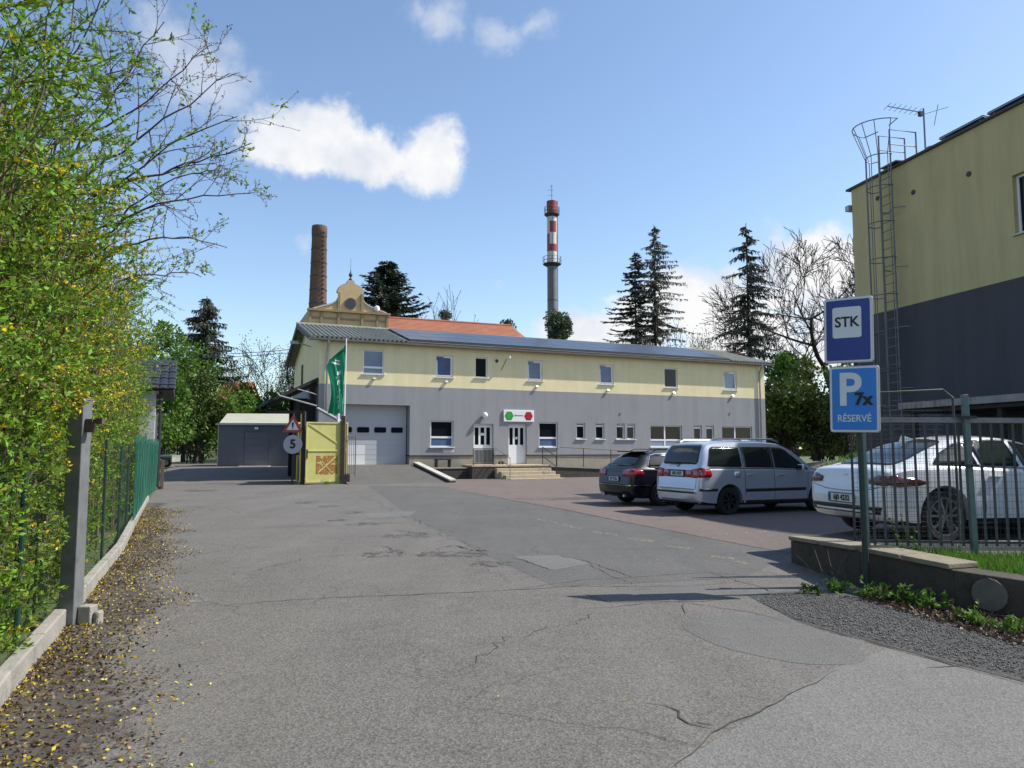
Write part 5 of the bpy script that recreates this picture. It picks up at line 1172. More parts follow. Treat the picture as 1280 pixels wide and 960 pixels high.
# ---- silver people carrier
m_sil = mat('silver blue paint', (.55, .58, .65), .30, .5, var=.02, coat=.8, spec=.5)
vsp = dict(L=4.63, W=1.81, R=.32, rear=.88, wb=2.83, rim=.64, rimm=m_rimd, spokes=7, fork=.05, slim=0, skirt=.30,
    ztop=([0, .03, .06, .09, .13, .2, .32, .42, .6, 1.2, 2.0, 2.6, 2.95, 3.3, 3.72, 3.95, 4.3, 4.5, 4.6, 4.63], [.62, .66, .93, 1.08, 1.17, 1.36, 1.60, 1.67, 1.70, 1.73, 1.73, 1.69, 1.58, 1.38, 1.10, 1.03, .95, .83, .70, .58]),
    zbot=([0, .1, .5, 4.1, 4.5, 4.63], [.36, .27, .22, .20, .22, .34]), w=([0, .05, .15, .4, 1.2, 3.2, 4.0, 4.4, 4.58, 4.63], [.72, .80, .865, .895, .905, .905, .88, .79, .64, .50]),
    belt=([0, .06, .12, .4, 2, 3.6, 4.1, 4.63], [.60, .88, 1.05, 1.06, 1.04, .99, .88, .5]), wt=([0, .1, .3, .6, 2.5, 3.2, 3.75, 4.2, 4.63], [.68, .72, .68, .66, .67, .66, .72, .66, .42]))
van = Car('people_carrier', 'silver people carrier with roof rails parked between black estate and white car', place((5.02, 17.5), .88, .80, H25, 0), H25, vsp, m_sil)
van.decal('rear_window', mirrored([(.60, 1.17), (.66, 1.22), (.585, 1.60), (.54, 1.63)]), m_cgl, 'rear', round_=.04)
van.decal('side_window', [(.30, 1.13), (1.30, 1.10), (1.30, 1.56), (.52, 1.58), (.44, 1.52)], m_cgl, 'side', round_=.06)
van.decal('side_window', [(1.38, 1.10), (2.22, 1.08), (2.22, 1.57), (1.38, 1.575)], m_cgl, 'side', round_=.03)
van.decal('side_window', [(2.29, 1.08), (3.42, 1.03), (3.30, 1.13), (2.78, 1.50), (2.6, 1.56), (2.29, 1.57)], m_cgl, 'side', round_=.03)
van.decal('window_pillar', [(2.215, 1.08), (2.295, 1.08), (2.295, 1.575), (2.215, 1.575)], m_rub, 'side', off=.003)
van.decal('windscreen', [(2.98, -.60), (3.68, -.70), (3.68, .70), (2.98, .60)], m_cgl, 'top', round_=.05)
van.decal('tail_lamp', mirrored([(.58, .86), (.81, .86), (.83, 1.05), (.58, 1.06)][::1]) if False else [(.56, .86), (.835, .87), (.835, 1.06), (.56, 1.05)], m_lamp, 'rear', off=.012)
van.decal('tail_lamp', [(-.56, .86), (-.835, .87), (-.835, 1.06), (-.56, 1.05)], m_lamp, 'rear', off=.012)
van.decal('tail_lamp_wrap', [(.07, .87), (.34, .88), (.37, .95), (.33, 1.06), (.12, 1.10), (.08, 1.05)], m_lamp, 'side', off=.014, round_=.04)
for sy in (1, -1): van.decal('reflector_panel', [(sy*.30, .87), (sy*.55, .87), (sy*.55, 1.04), (sy*.30, 1.04)], m_lamp, 'rear', off=.008)
van.decal('plate_recess', [(-.30, .87), (.30, .87), (.30, 1.04), (-.30, 1.04)], m_rub, 'rear', off=.005); van.plate(.955, '4S0 5429')
van.seam([(.72, .62), (.72, .86)], 'rear'); van.seam([(-.72, .62), (-.72, .86)], 'rear'); van.seam([(-.72, .60), (.72, .60)], 'rear', w=.012)
van.decal('bumper_strip', [(.06, .56), (.52, .56), (.52, .62), (.06, .62)], m_rub, 'side', off=.008); van.decal('bumper_strip', [(-.74, .50), (.74, .50), (.74, .545), (-.74, .545)], m_rub, 'rear', off=.004)
van.decal('side_moulding', [(1.35, .53), (3.25, .53), (3.25, .60), (1.35, .60)], m_rub, 'side', off=.008)
van.seam([(1.34, .42), (1.34, 1.08), (1.36, 1.58)]); van.seam([(2.25, .30), (2.25, 1.07)]); van.seam([(3.30, .32), (3.34, .9), (3.40, 1.02)])
van.seam([(.35, 1.10), (1.3, 1.075), (2.2, 1.06), (3.4, 1.0)], w=.018, m=m_rub, name='belt_trim')
van.handle(1.52, .93, m_sil); van.handle(2.45, .91, m_sil); van.mirror(3.05, 1.08, m_sil)
van.decal('fuel_flap', [(1.02, .86), (1.2, .86), (1.2, 1.0), (1.02, 1.0)], m_sil, 'side', off=.004, round_=.03)
for sy in (1, -1): MB().tube([(.62, sy*.60, 1.705), (.75, sy*.60, 1.765), (2.5, sy*.60, 1.765), (2.68, sy*.60, 1.70)], .018, 8).build('roof_rail', m_chr, van.e, smooth=True)
MB().lathe([(.05, -.014), (.05, .002)], 16, axis='Y').build('badge', m_chr, van.e, loc=(.10, 0, 1.115)).rotation_euler.z = R(90)
MB().tube([(.10, -.05, 1.19), (.06, .45, 1.2)], .012, 5).build('rear_wiper', m_rub, van.e)
# ---- black estate
m_blk = mat('black car paint', (.005, .006, .010), .25, 0, var=0, coat=.35, spec=.4)
esp = dict(L=4.77, W=1.82, R=.325, rear=.98, wb=2.71, rim=.68, rimm=m_rim, spokes=5, fork=.3, slim=0, skirt=.24,
    ztop=([0, .03, .06, .10, .16, .30, .55, .72, .9, 1.6, 2.3, 2.7, 3.1, 3.6, 3.8, 4.3, 4.6, 4.74, 4.77], [.60, .64, .88, .97, 1.03, 1.16, 1.36, 1.43, 1.455, 1.475, 1.47, 1.43, 1.28, 1.02, .96, .90, .78, .62, .55]),
    zbot=([0, .1, .5, 4.2, 4.6, 4.77], [.36, .27, .20, .18, .20, .34]), w=([0, .05, .15, .45, 1.3, 3.4, 4.1, 4.5, 4.7, 4.77], [.70, .79, .855, .895, .91, .91, .88, .79, .64, .52]),
    belt=([0, .06, .14, .5, 2, 3.6, 4.2, 4.77], [.58, .85, .97, .98, .95, .91, .83, .5]), wt=([0, .1, .5, .8, 2.4, 3.0, 3.6, 4.2, 4.77], [.66, .72, .60, .57, .58, .58, .70, .66, .42]))
est = Car('black_estate_car', 'black estate car with pale number plate parked farthest left in the lot', place((3.98, 20.2), .98, .80, H25, 0), H25, esp, m_blk)
est.decal('rear_window', mirrored([(.58, 1.07), (.64, 1.10), (.53, 1.36), (.50, 1.38)]), m_cgl, 'rear', round_=.03)
est.decal('side_window', [(.62, 1.06), (1.50, 1.03), (1.50, 1.33), (1.0, 1.36), (.80, 1.33)], m_cgl, 'side', round_=.06)
est.decal('side_window', [(1.58, 1.02), (2.35, 1.0), (2.35, 1.36), (1.58, 1.345)], m_cgl, 'side', round_=.03); est.decal('side_window', [(2.43, 1.0), (3.35, .97), (2.95, 1.24), (2.70, 1.34), (2.43, 1.36)], m_cgl, 'side', round_=.03)
est.decal('windscreen', [(2.78, -.54), (3.56, -.68), (3.56, .68), (2.78, .54)], m_cgl, 'top', round_=.05)
est.seam([(3.35, .955), (1.6, .995), (.66, 1.035), (.60, 1.08), (.80, 1.355), (1.0, 1.39), (1.7, 1.385), (2.5, 1.39), (2.75, 1.36)], w=.028, m=m_chr, name='chrome_strip', off=.008)
for sy in (1, -1): est.decal('tail_lamp', [(sy*.40, .80), (sy*.84, .80), (sy*.84, .97), (sy*.78, 1.0), (sy*.42, .95)], m_lamp, 'rear', off=.012); 
est.decal('tail_lamp_wrap', [(.07, .80), (.40, .84), (.42, .93), (.30, .99), (.10, .98)], m_lamp, 'side', off=.014, round_=.04)
est.plate(.72, '3S4 7206'); est.seam([(-.80, .56), (.80, .56)], 'rear', w=.014, m=m_chr, name='chrome_strip'); est.seam([(.10, .56), (.62, .56)], w=.016, m=m_chr, name='chrome_strip', off=.006)
MB().box((.66, 0, 1.45), (.34, 1.06, .03)).build('roof_spoiler', m_blk, est.e, bevel=.01)
est.seam([(1.54, .40), (1.54, 1.36)]); est.seam([(2.39, .28), (2.39, 1.0)]); est.seam([(3.38, .32), (3.40, .95)]); est.handle(1.70, .90, m_blk); est.handle(2.55, .88, m_blk); est.mirror(3.05, 1.0, m_blk)
for sy in (1, -1): MB().tube([(.95, sy*.54, 1.455), (1.1, sy*.54, 1.51), (2.4, sy*.54, 1.51), (2.6, sy*.54, 1.44)], .016, 8).build('roof_rail', m_blk, est.e, smooth=True)
for sy in (1, -1): MB().tube([(.02, sy*.5, .28), (.2, sy*.5, .28)], .04, 10).build('exhaust', m_chr, est.e)
# ---- white fastback behind the fence
m_wcp = mat('white car paint', (.72, .74, .76), .22, 0, var=.01, coat=1)
wsp = dict(L=4.46, W=1.80, R=.335, rear=.90, wb=2.65, rim=.74, rimm=m_rim, spokes=5, fork=.26, slim=1, skirt=.27,
    ztop=([0, .03, .07, .12, .2, .34, .5, .8, 1.15, 1.5, 1.9, 2.3, 2.65, 3.0, 3.45, 3.7, 4.1, 4.35, 4.44, 4.46], [.58, .62, .86, .95, .985, 1.01, 1.06, 1.20, 1.33, 1.405, 1.425, 1.405, 1.33, 1.19, .98, .93, .86, .74, .62, .55]),
    zbot=([0, .1, .5, 3.9, 4.3, 4.46], [.38, .28, .20, .17, .19, .32]), w=([0, .05, .15, .42, 1.1, 3.0, 3.8, 4.2, 4.4, 4.46], [.66, .76, .83, .88, .90, .895, .87, .77, .62, .50]),
    belt=([0, .07, .15, .5, 1.0, 2, 3.3, 3.9, 4.46], [.56, .80, .90, .97, .975, .94, .90, .82, .5]), wt=([0, .1, .4, .8, 1.3, 2.3, 2.8, 3.4, 4.0, 4.46], [.62, .70, .66, .58, .56, .57, .58, .70, .66, .42]))
WA = R(13); wz = float(terrain(6.3, 10.6))
wc = Car('white_fastback', 'white fastback car parked behind the steel bar fence', place((5.70, 10.0), .90, .79, WA, wz), WA, wsp, m_wcp)
wc.decal('rear_window', [(.42, -.56), (1.20, -.50), (1.27, -.42), (1.27, .42), (1.20, .50), (.42, .56), (.36, .48), (.36, -.48)], m_cgl, 'top', round_=.04)
wc.decal('side_window', [(.80, 1.02), (1.50, 1.005), (1.50, 1.315), (1.30, 1.285), (1.05, 1.18)], m_cgl, 'side', round_=.03)
wc.decal('side_window', [(1.55, 1.0), (2.18, .985), (2.18, 1.345), (1.80, 1.35), (1.55, 1.325)], m_cgl, 'side', round_=.03); wc.decal('side_window', [(2.25, .98), (3.15, .945), (2.85, 1.13), (2.55, 1.27), (2.25, 1.34)], m_cgl, 'side', round_=.03)
wc.seam([(3.15, .935), (1.5, .995), (.76, 1.015), (1.02, 1.19), (1.3, 1.30), (1.55, 1.345), (1.85, 1.368), (2.3, 1.355)], w=.014, m=m_chr, name='chrome_strip', off=.006)
wc.decal('windscreen', [(2.72, -.54), (3.40, -.66), (3.40, .66), (2.72, .54)], m_cgl, 'top', round_=.05)
wc.decal('tail_lamp_wrap', [(.06, .76), (.20, .73), (.50, .745), (.66, .785), (.45, .84), (.20, .875), (.10, .87)], m_lamp2, 'side', off=.012)
for sy in (1, -1): wc.decal('tail_lamp', [(sy*.50, .76), (sy*.80, .74), (sy*.80, .87), (sy*.66, .88), (sy*.48, .83)], m_lamp2, 'rear', off=.012)
wc.plate(.55, '6J0 4232'); wc.decal('rear_valance', [(-.70, .36), (.70, .36), (.74, .46), (-.74, .46)], m_rub, 'rear', off=.005)
wc.seam([(-.70, .72), (-.4, .665), (0, .65), (.4, .665), (.70, .72)], 'rear', w=.008)
MB().lathe([(.055, -.010), (.045, -.012), (.045, .0), (.055, .002)], 18, (0, 0, 0), axis='Y', cap=False).build('badge', m_chr, wc.e, loc=(.075, 0, .83)).rotation_euler.z = R(90)
wc.seam([(1.52, .36), (1.52, 1.0)]); wc.seam([(2.21, .26), (2.21, .98)]); wc.seam([(3.18, .30), (3.2, .92)]); wc.handle(1.70, .86, m_wcp); wc.handle(2.42, .84, m_wcp); wc.mirror(2.88, .99, m_wcp)
wc.decal('sill_trim', [(1.30, .25), (3.05, .23), (3.05, .29), (1.30, .31)], m_rub, 'side', off=.004)
MB().add([(.95, 0, 1.31), (1.22, -.035, 1.36), (1.22, .035, 1.36), (1.02, 0, 1.43)], [(0, 1, 2), (0, 1, 3), (0, 3, 2), (1, 2, 3)]).build('shark_fin', m_wcp, wc.e)

# ------------------------------------------------------------------ vegetation
m_bark = mat('grey brown bark', (.075, .058, .045), .95, var=.3, vscale=4); m_bark2 = mat('dark bark', (.040, .033, .028), .95, var=.3, vscale=2)
m_twig = mat('red-brown twig', (.085, .050, .040), .85, var=.25, vscale=6, island=.15); m_tan_twig = mat('tan dry twig', (.135, .10, .06), .9, var=.25, island=.2)
def leafmat(nm, c, tr=.35, isl=.35): return mat(nm, c, .55, var=.12, vscale=.8, island=isl, transl=tr, spec=.3)
m_lf1 = leafmat('fresh green leaf', (.195, .335, .028)); m_lf2 = leafmat('deep green leaf', (.105, .195, .026)); m_fl = mat('forsythia yellow', (.74, .60, .03), .55, var=.15, vscale=3, transl=.3, spec=.3)
m_sp = leafmat('spruce needles', (.028, .044, .027), .1, .4); m_sp2 = leafmat('grey-green needles', (.062, .072, .050), .1, .4); m_lf3 = leafmat('dark understorey leaf', (.072, .108, .022), .2, .45); m_lf4 = leafmat('pale spring leaf', (.17, .22, .07), .3, .3); m_lf5 = leafmat('bluish poplar leaf', (.07, .105, .055), .25, .4)
m_lf6 = leafmat('yellowing leaf', (.27, .25, .035), .35, .4)
class Sk:
    """skeleton of tapered branch pieces"""
    def __init__(s): s.A = []; s.B = []; s.ra = []; s.rb = []; s.tips = []
    def seg(s, a, b, ra, rb): s.A.append(a); s.B.append(b); s.ra.append(ra); s.rb.append(rb)
    def mesh(s, nm, n=5): return seg_mesh(nm, s.A, s.B, np.array(s.ra), np.array(s.rb), n)
def grow(sk, p, d, L, r, lev, rg, spread=.55, up=.12, kink=.16, nseg=4, kids=3, minr=.006, tame=1.0):
    p = np.array(p, float); d = unit(np.array(d, float)); r0 = r
    for k in range(nseg):
        d = unit(d + rg.normal(size=3)*kink + np.array([0, 0, up])); q = p + d*L/nseg; r1 = r0*(1 - .5*(k+1)/nseg); sk.seg(p, q, r, max(r1, minr)); p, r = q, max(r1, minr)
        if lev > 0 and k >= (1 if nseg == 4 else 0):
            for _ in range(1 if k < nseg-1 else kids-1):
                s_ = unit(np.cross(d, rg.normal(size=3))); grow(sk, p, d*(1-spread*.6) + s_*spread*1.25, L*rg.uniform(.55, .78), r*.72, lev-1, rg, spread*tame, up, kink*(1.1 if tame == 1 else .9), nseg if lev > 2 or tame == 1 else 3, kids, minr, tame)
    sk.tips.append((p, d))
    if lev == 0: return
def tree_thing(nm, loc, label, cat='tree', group=None): return empty(nm, loc, 0, label, cat, group)
def deciduous(nm, px, py_top, Y, label, leafm, nl, lsize, spread=.55, lev=4, seed=1, group=None, trunk=.22, lean=(0, 0, 1), gz=0.0, up=.10, minr=.012, bark=None, kids=3, kink=.12):
    rg = np.random.default_rng(seed); b = at(px, 560, Y); top = at(px, py_top, Y).z; e = tree_thing(nm, (b.x, Y, gz), label, 'tree', group)
    sk = Sk(); grow(sk, (0, 0, 0), lean, 1.0, .03, lev, rg, spread, up, kink, 4, kids, .001, .86)
    Z = max(q[2] for q in sk.B); f = (top-gz)/Z
    sk.A = [q*f for q in sk.A]; sk.B = [q*f for q in sk.B]; q = trunk/.03; sk.ra = [max(r*q, minr) for r in sk.ra]; sk.rb = [max(r*q, minr) for r in sk.rb]
    link('trunk', sk.mesh('trunk', 4), bark or m_bark2, e)
    if nl:
        T = np.array([t[0]*f for t in sk.tips]); i = rg.integers(0, len(T), nl); P = T[i] + rg.normal(size=(nl, 3))*lsize*2.2; V, F = leaves(P, rg.normal(size=(nl, 3)), lsize*rg.uniform(.6, 1.3, nl), lsize*.36, .2, rg)
        link('crown', np_mesh('crown', V, F), leafm, e)
    return e
def conifer(nm, px, py_top, py_bot, pxw, Y, label, m, seed, dens=1.0, droop=.35, taper=1.0, gap=.0, gz=0.0, group='spruces behind the buildings', sag=0.0, tuft=.32):
    rg = np.random.default_rng(seed); b = at(px, 560, Y); zt_, zb_ = at(px, py_top, Y).z, at(px, py_bot, Y).z; Wd = pxw/FPX*Y; e = tree_thing(nm, (b.x, Y, gz), label, 'conifer', group)
    Ht = zt_ - gz; sk = Sk(); 
    for k in range(10): sk.seg((0, 0, Ht*k/10), (0, 0, Ht*(k+1)/10), .24*(1-k/10)+.03, .24*(1-(k+1)/10)+.03)
    nb = int(150*dens); P, D, Ls = [], [], []
    for i in range(nb):
        t = (i + rg.random())/nb; z = zt_ - gz - .2 - (zt_-zb_)*t**1.0; R_ = Wd*1.75*(t**.68)*taper*rg.uniform(.6, 1.12) + .12
        if rg.random() < gap: continue
        az = rg.uniform(0, 2*math.pi); h = np.array([math.cos(az), math.sin(az), 0]); n = 7; p = np.array([0, 0, z]); rise = rg.uniform(.0, .28)
        pts = [p]
        for k in range(1, n+1):
            s_ = k/n; pts.append(np.array([0, 0, z]) + h*R_*s_ + np.array([0, 0, R_*(rise*s_*(1-s_)*2 - droop*s_*s_ + .22*s_**4)]))
        sd = np.array([-h[1], h[0], 0])
        for k in range(n):
            sk.seg(pts[k], pts[k+1], .035*(1-k/n)+.008, .035*(1-(k+1)/n)+.008); m_ = max(2, int(7*R_/Wd + 2))
            for _ in range(m_):
                q = pts[k] + (pts[k+1]-pts[k])*rg.random(); sg = rg.choice([-1, 1]); d = h*.8 + sd*sg*rg.uniform(.2, 1.1) + np.array([0, 0, rg.uniform(-.5, .1) - sag]); d = d*.35 + np.array([0, 0, -1.0]) if sag and rg.random() < .45 else d; P.append(q); D.append(d); Ls.append(tuft*rg.uniform(.7, 1.5)*(1.15-.5*k/n))
    link('trunk', sk.mesh('trunk', 4), m_bark2, e); V, F = leaves(np.array(P), np.array(D), np.array(Ls)*1.5, np.array(Ls)*.20, .1, rg); link('crown', np_mesh('crown', V, F), m, e); return e
def bush(nm, px, py_top, py_bot, pxw, Y, label, m, n, ls, seed, dy=1.6, group=None, cat='bush', stems=True):
    rg = np.random.default_rng(seed); c = at(px, (py_top+py_bot)/2, Y); zt_, zb_ = at(px, py_top, Y).z, at(px, py_bot, Y).z; rx = pxw/FPX*Y; gz = float(terrain(c.x, Y)); e = tree_thing(nm, (c.x, Y, gz), label, cat, group)
    h = (zt_-zb_)/2; k = 16; C = unit(rg.normal(size=(k, 3)))*rg.uniform(.2, .85, (k, 1))**.6*np.array([rx, dy, h]); C[:, 2] += (zt_+zb_)/2 - gz; rad = rg.uniform(.25, .5, k)*min(rx, h)*1.15
    i = rg.integers(0, k, n); d = unit(rg.normal(size=(n, 3))); P = C[i] + d*(rad[i]*rg.uniform(.5, 1.08, n)**.7)[:, None]; V, F = leaves(P, d + rg.normal(size=(n, 3))*.7, ls*rg.uniform(.5, 1.4, n), ls*.34, .2, rg)
    link('crown', np_mesh('crown', V, F), m, e); sk = Sk()
    for q in C: sk.seg((rg.normal()*.2, rg.normal()*.2, 0), tuple(q), .05, .012)
    link('trunk', sk.mesh('trunk', 4), m_bark2, e); return e
# background right and middle
conifer('spruce', 822, 281, 440, 36, 80, 'tallest thin spruce behind the long roof, right of its shorter twin', m_sp2, 11, .95, .25, 1.0, .05, sag=.45, tuft=.24)
conifer('spruce', 797, 314, 436, 27, 82, 'shorter spruce left of its taller twin behind the long roof', m_sp, 12, .85, .15, 1.0, .05, tuft=.28)
conifer('spruce', 940, 279, 470, 36, 66, 'dark spruce rising behind the right end of the long roof', m_sp, 13, .80, .34, 1.0, .05, sag=.3, tuft=.27)
conifer('spruce', 480, 325, 400, 32, 76, 'dark dense spruce right of the baroque gable', m_sp, 14, .9, -.02, 1.0, .0, tuft=.36)
conifer('spruce', 252, 370, 478, 32, 62, 'grey-green spruce above the bushes left of the grey shed', m_sp2, 15, .85, .18, .95, .05, sag=.35, tuft=.26)
deciduous('bare_oak', 1062, 268, 62, 'large bare tree with dark spreading branches behind the signs', m_lf4, 0, .1, .78, 6, 23, trunk=.62, up=.07, minr=.013, kids=3, lean=(-.03, 0, 1), kink=.10, bark=mat('wet black bark', (.020, .017, .015), .95))
deciduous('bare_tree', 893, 412, 90, 'pale budding tree low behind the roof between two spruces', m_lf4, 900, .25, .6, 4, 31, 'far spring trees', .22, minr=.02)
deciduous('bare_tree', 868, 402, 92, 'bare grey tree just right of the tall twin spruces', m_lf4, 300, .2, .6, 4, 32, 'far spring trees', .22, minr=.02)
deciduous('bare_tree', 520, 373, 105, 'bare grey tree above the red roof beside the dark spruce', m_lf4, 200, .2, .6, 4, 33, 'far spring trees', .22, minr=.025)
bush('poplar', 700, 386, 430, 17, 90, 'small bushy tree at the foot of the striped chimney', m_lf5, 3800, .30, 41, 1.6, cat='tree')
bush('small_tree', 557, 386, 402, 7, 110, 'tiny round tree peeping over the red roof ridge', m_lf5, 700, .30, 42, .8, cat='tree')
bush('small_tree', 636, 393, 425, 9, 100, 'tiny slim tree at the right end of the red roof', m_lf5, 900, .28, 43, .8, cat='tree')
RB = [(985, 452, 560, 40, 56, m_lf3, 'dark leafy bush right against the yellow building corner'), (1022, 448, 565, 40, 52, m_lf3, 'dark leafy bush between building corner and the sign'), (1060, 455, 570, 36, 50, m_lf3, 'dark leafy bush behind the parking sign'), (975, 490, 570, 26, 53, m_lf3, 'low dark bush at the downpipe end of the building'), (990, 440, 500, 26, 60, m_lf2, 'lighter green bush below the dark right spruce'), (1040, 500, 575, 40, 53, m_lf3, 'low dark bush above the grassy mound'), (1110, 440, 560, 60, 60, m_lf3, 'dark bush hidden behind the signs and ladder')]
for k, (px, a, b, w, Y, m, lab) in enumerate(RB): bush('leafy_bush', px, a, b, w, Y, lab, m, 4200, .27, 50+k, 2.0, 'bushes right of the building')
# background left
LB = [(205, 455, 580, 34, 50, m_lf2, 'dark leafy bush behind the striped post'), (245, 452, 575, 40, 54, m_lf3, 'broad dark bush left of the grey shed'), (285, 490, 572, 34, 56, m_lf2, 'dark bush directly behind the grey shed'), (232, 425, 520, 44, 60, m_lf2, 'green spring tree mass under the left spruce'), (300, 485, 540, 36, 64, m_lf2, 'bright green bush behind the shed roof'), (200, 400, 500, 30, 58, m_lf2, 'green treetop behind the tiled gatehouse roof'), (340, 490, 545, 26, 66, m_lf2, 'green bush behind the lean-to'), (170, 430, 560, 40, 52, m_lf3, 'dark bush hidden behind the gatehouse pillar')]
for k, (px, a, b, w, Y, m, lab) in enumerate(LB): bush('leafy_bush', px, a, b, w, Y, lab, m, 4600, .26, 70+k, 2.2, 'bushes left of the shed')
for k, (px, t, Y, lab) in enumerate([(322, 424, 70, 'thin pale spring tree left of the main gable'), (343, 428, 72, 'thin bare tree close to the main gable edge'), (298, 452, 76, 'slender pale tree over the rusty orange roof'), (358, 440, 78, 'thin grey tree touching the gable eave')]): deciduous('birch', px, t, Y, lab, m_lf4, 1100, .17, .5, 4, 90+k, 'thin spring trees left of the building', .16, minr=.016)
# far wooded skyline closes the horizon
rg = np.random.default_rng(5); n = 26000; ang = rg.uniform(R(-75), R(75), n); rr_ = rg.uniform(150, 190, n); hh_ = (6 + 3*np.sin(ang*9) + 2*np.sin(ang*23+1))*rg.random(n)**.6
V, F = leaves(np.stack([rr_*np.sin(ang), rr_*np.cos(ang), hh_], 1), rg.normal(size=(n, 3)), 1.8, .7, .2, rg); tag(link('far_wood', np_mesh('far_wood', V, F), m_lf3), 'far dark wood closing the horizon behind everything', 'wood', kind='stuff')

# ------------------------------------------------------------------ forsythia hedge
def shrub(base, hgt, ncane, seed, label, lfrac=1.0, flow=.16, reach=1.0, out=None, nt=13, flz=(1.8, 4.0)):
    rg = np.random.default_rng(seed); e = tree_thing('forsythia', (base.x, base.y, 0), label, 'shrub', 'forsythia bushes along the left fence'); out = np.array(out[:]) ; lat = np.array([-out[1], out[0], 0])
    stems = Sk(); tw = Sk(); LP, LD, FP, FD = [], [], [], []
    for c in range(ncane):
        b = lat*rg.uniform(-.85, .85) + out*rg.uniform(-.75, .25); H = hgt*rg.uniform(.35, 1.08); fcane = rg.random() < flow*1.05; az = rg.normal()*1.3; dirh = out*math.cos(az) + lat*math.sin(az); sp_ = rg.uniform(.2, .9)*reach*(H/hgt)
        n = 9; pts = [b + np.array([0, 0, H*(1-(1-k/n)**1.45)]) + dirh*sp_*(k/n)**2 + rg.normal(size=3)*.06*k/n for k in range(n+1)]
        for k in range(n): stems.seg(pts[k], pts[k+1], .009*(1-k/n)+.003, .009*(1-(k+1)/n)+.003)
        for _ in range(nt):
            t = rg.uniform(.02, 1)*n*.999; k = int(t); p = pts[k] + (pts[k+1]-pts[k])*(t-k); d = unit(rg.normal(size=3)*np.array([1, 1, .6]) + dirh*.5 + np.array([0, 0, .25])); l = rg.uniform(.22, .75); m = 4; q = p; line = [p]
            for j in range(m): d = unit(d + rg.normal(size=3)*.18 + np.array([0, 0, -.03])); q = q + d*l/m; line.append(q)
            for j in range(m): tw.seg(line[j], line[j+1], .0045-.0008*j, .0040-.0008*j)
            nl = int(36*lfrac); s_ = rg.random(nl)*m*.999; jj = s_.astype(int); LN = np.array(line); base_ = LN[jj] + (LN[jj+1]-LN[jj])*(s_-jj)[:, None]; dd = unit(LN[jj+1]-LN[jj])
            zf = (.85 if fcane else .06)*(1.0 if flz[0] < p[2] < flz[1] else .35); isf = rg.random() < zf
            if isf: FP.append(base_[:13]); FD.append(dd[:13]*.3 + rg.normal(size=(len(base_[:13]), 3)))
            if not isf or rg.random() < .5: LP.append(base_); LD.append(dd*.75 + rg.normal(size=(nl, 3))*.65 + np.array([0, 0, .35]))
    def press(P):                 # the fence holds the lower branches back
        x = P[:, 0:3] @ out; lim = np.where(P[:, 2] < 1.75, .40 + .10*rg.random(len(P)), .45 + (P[:, 2]-1.75)*.8); ex = np.maximum(0, x - lim); return P - out[None]*(ex*.93)[:, None]
    def fin(sk): A, B = press(np.array(sk.A)), press(np.array(sk.B)); return A, B
    A, B = fin(stems); link('stems', seg_mesh('stems', A, B, np.array(stems.ra), np.array(stems.rb), 5), m_tan_twig, e)
    A, B = fin(tw); link('twigs', seg_mesh('twigs', A, B, np.array(tw.ra), np.array(tw.rb), 3), m_tan_twig, e)
    P, D = press(np.concatenate(LP)), np.concatenate(LD); n = len(P); hv = rg.random(n)
    for nm, sel, m in (('leaves', hv < .66, m_lf1), ('dark_leaves', (hv >= .66) & (hv < .93), m_lf2), ('olive_leaves', hv >= .93, m_lf6)):
        V, F = leaves(P[sel], D[sel], rg.uniform(.02, .068, sel.sum())**1.0, rg.uniform(.006, .0145, sel.sum()), .35, rg); link(nm, np_mesh(nm, V, F), m, e)
    if FP:
        P, D = press(np.concatenate(FP)), np.concatenate(FD); k = 3; P = np.repeat(P, k, 0); D = np.repeat(D, k, 0) + rg.normal(size=(len(P), 3))*.7; V, F = leaves(P, D, rg.uniform(.024, .042, len(P)), rg.uniform(.006, .011, len(P)), .3, rg); link('flowers', np_mesh('flowers', V, F), m_fl, e)
    return e
labs = ['nearest forsythia at the left picture edge', 'forsythia just before the steel gate post', 'forsythia right behind the steel gate post', 'forsythia past the steel gate post with many yellow flowers', 'forsythia in the middle of the hedge', 'forsythia before the green picket fence begins', 'forsythia at the start of the picket fence', 'forsythia behind the middle of the picket fence', 'last forsythia by the gatehouse pillar']
hb = along(FL, 1)[1:]
spots = [(-3.15, 3.3), (-3.75, 4.9), (-4.4, 6.5), (-5.15, 8.2), (-6.0, 10.1), (-6.95, 12.3), (-8.05, 14.8), (-9.3, 17.6), (-10.8, 20.8), ]
for k, (x, y) in enumerate(spots):
    o_ = unit(np.array([1.0, .43, 0])); far = k > 4
    shrub(Vector((x, y, 0)), [4.6, 4.9, 5.1, 5.0, 4.8, 4.9, 5.0, 5.2, 5.4][k], [74, 84, 84, 78, 66, 60, 56, 54, 54][k], 200+k, labs[k], 1.15 if not far else 1.0, [.10, .16, .22, .30, .30, .30, .26, .24, .22][k], [1.25, 1.35, 1.3, 1.2, 1.0, 1.0, 1.0, 1.0, 1.0][k], o_, [22, 24, 24, 22, 18, 16, 15, 14, 14][k])
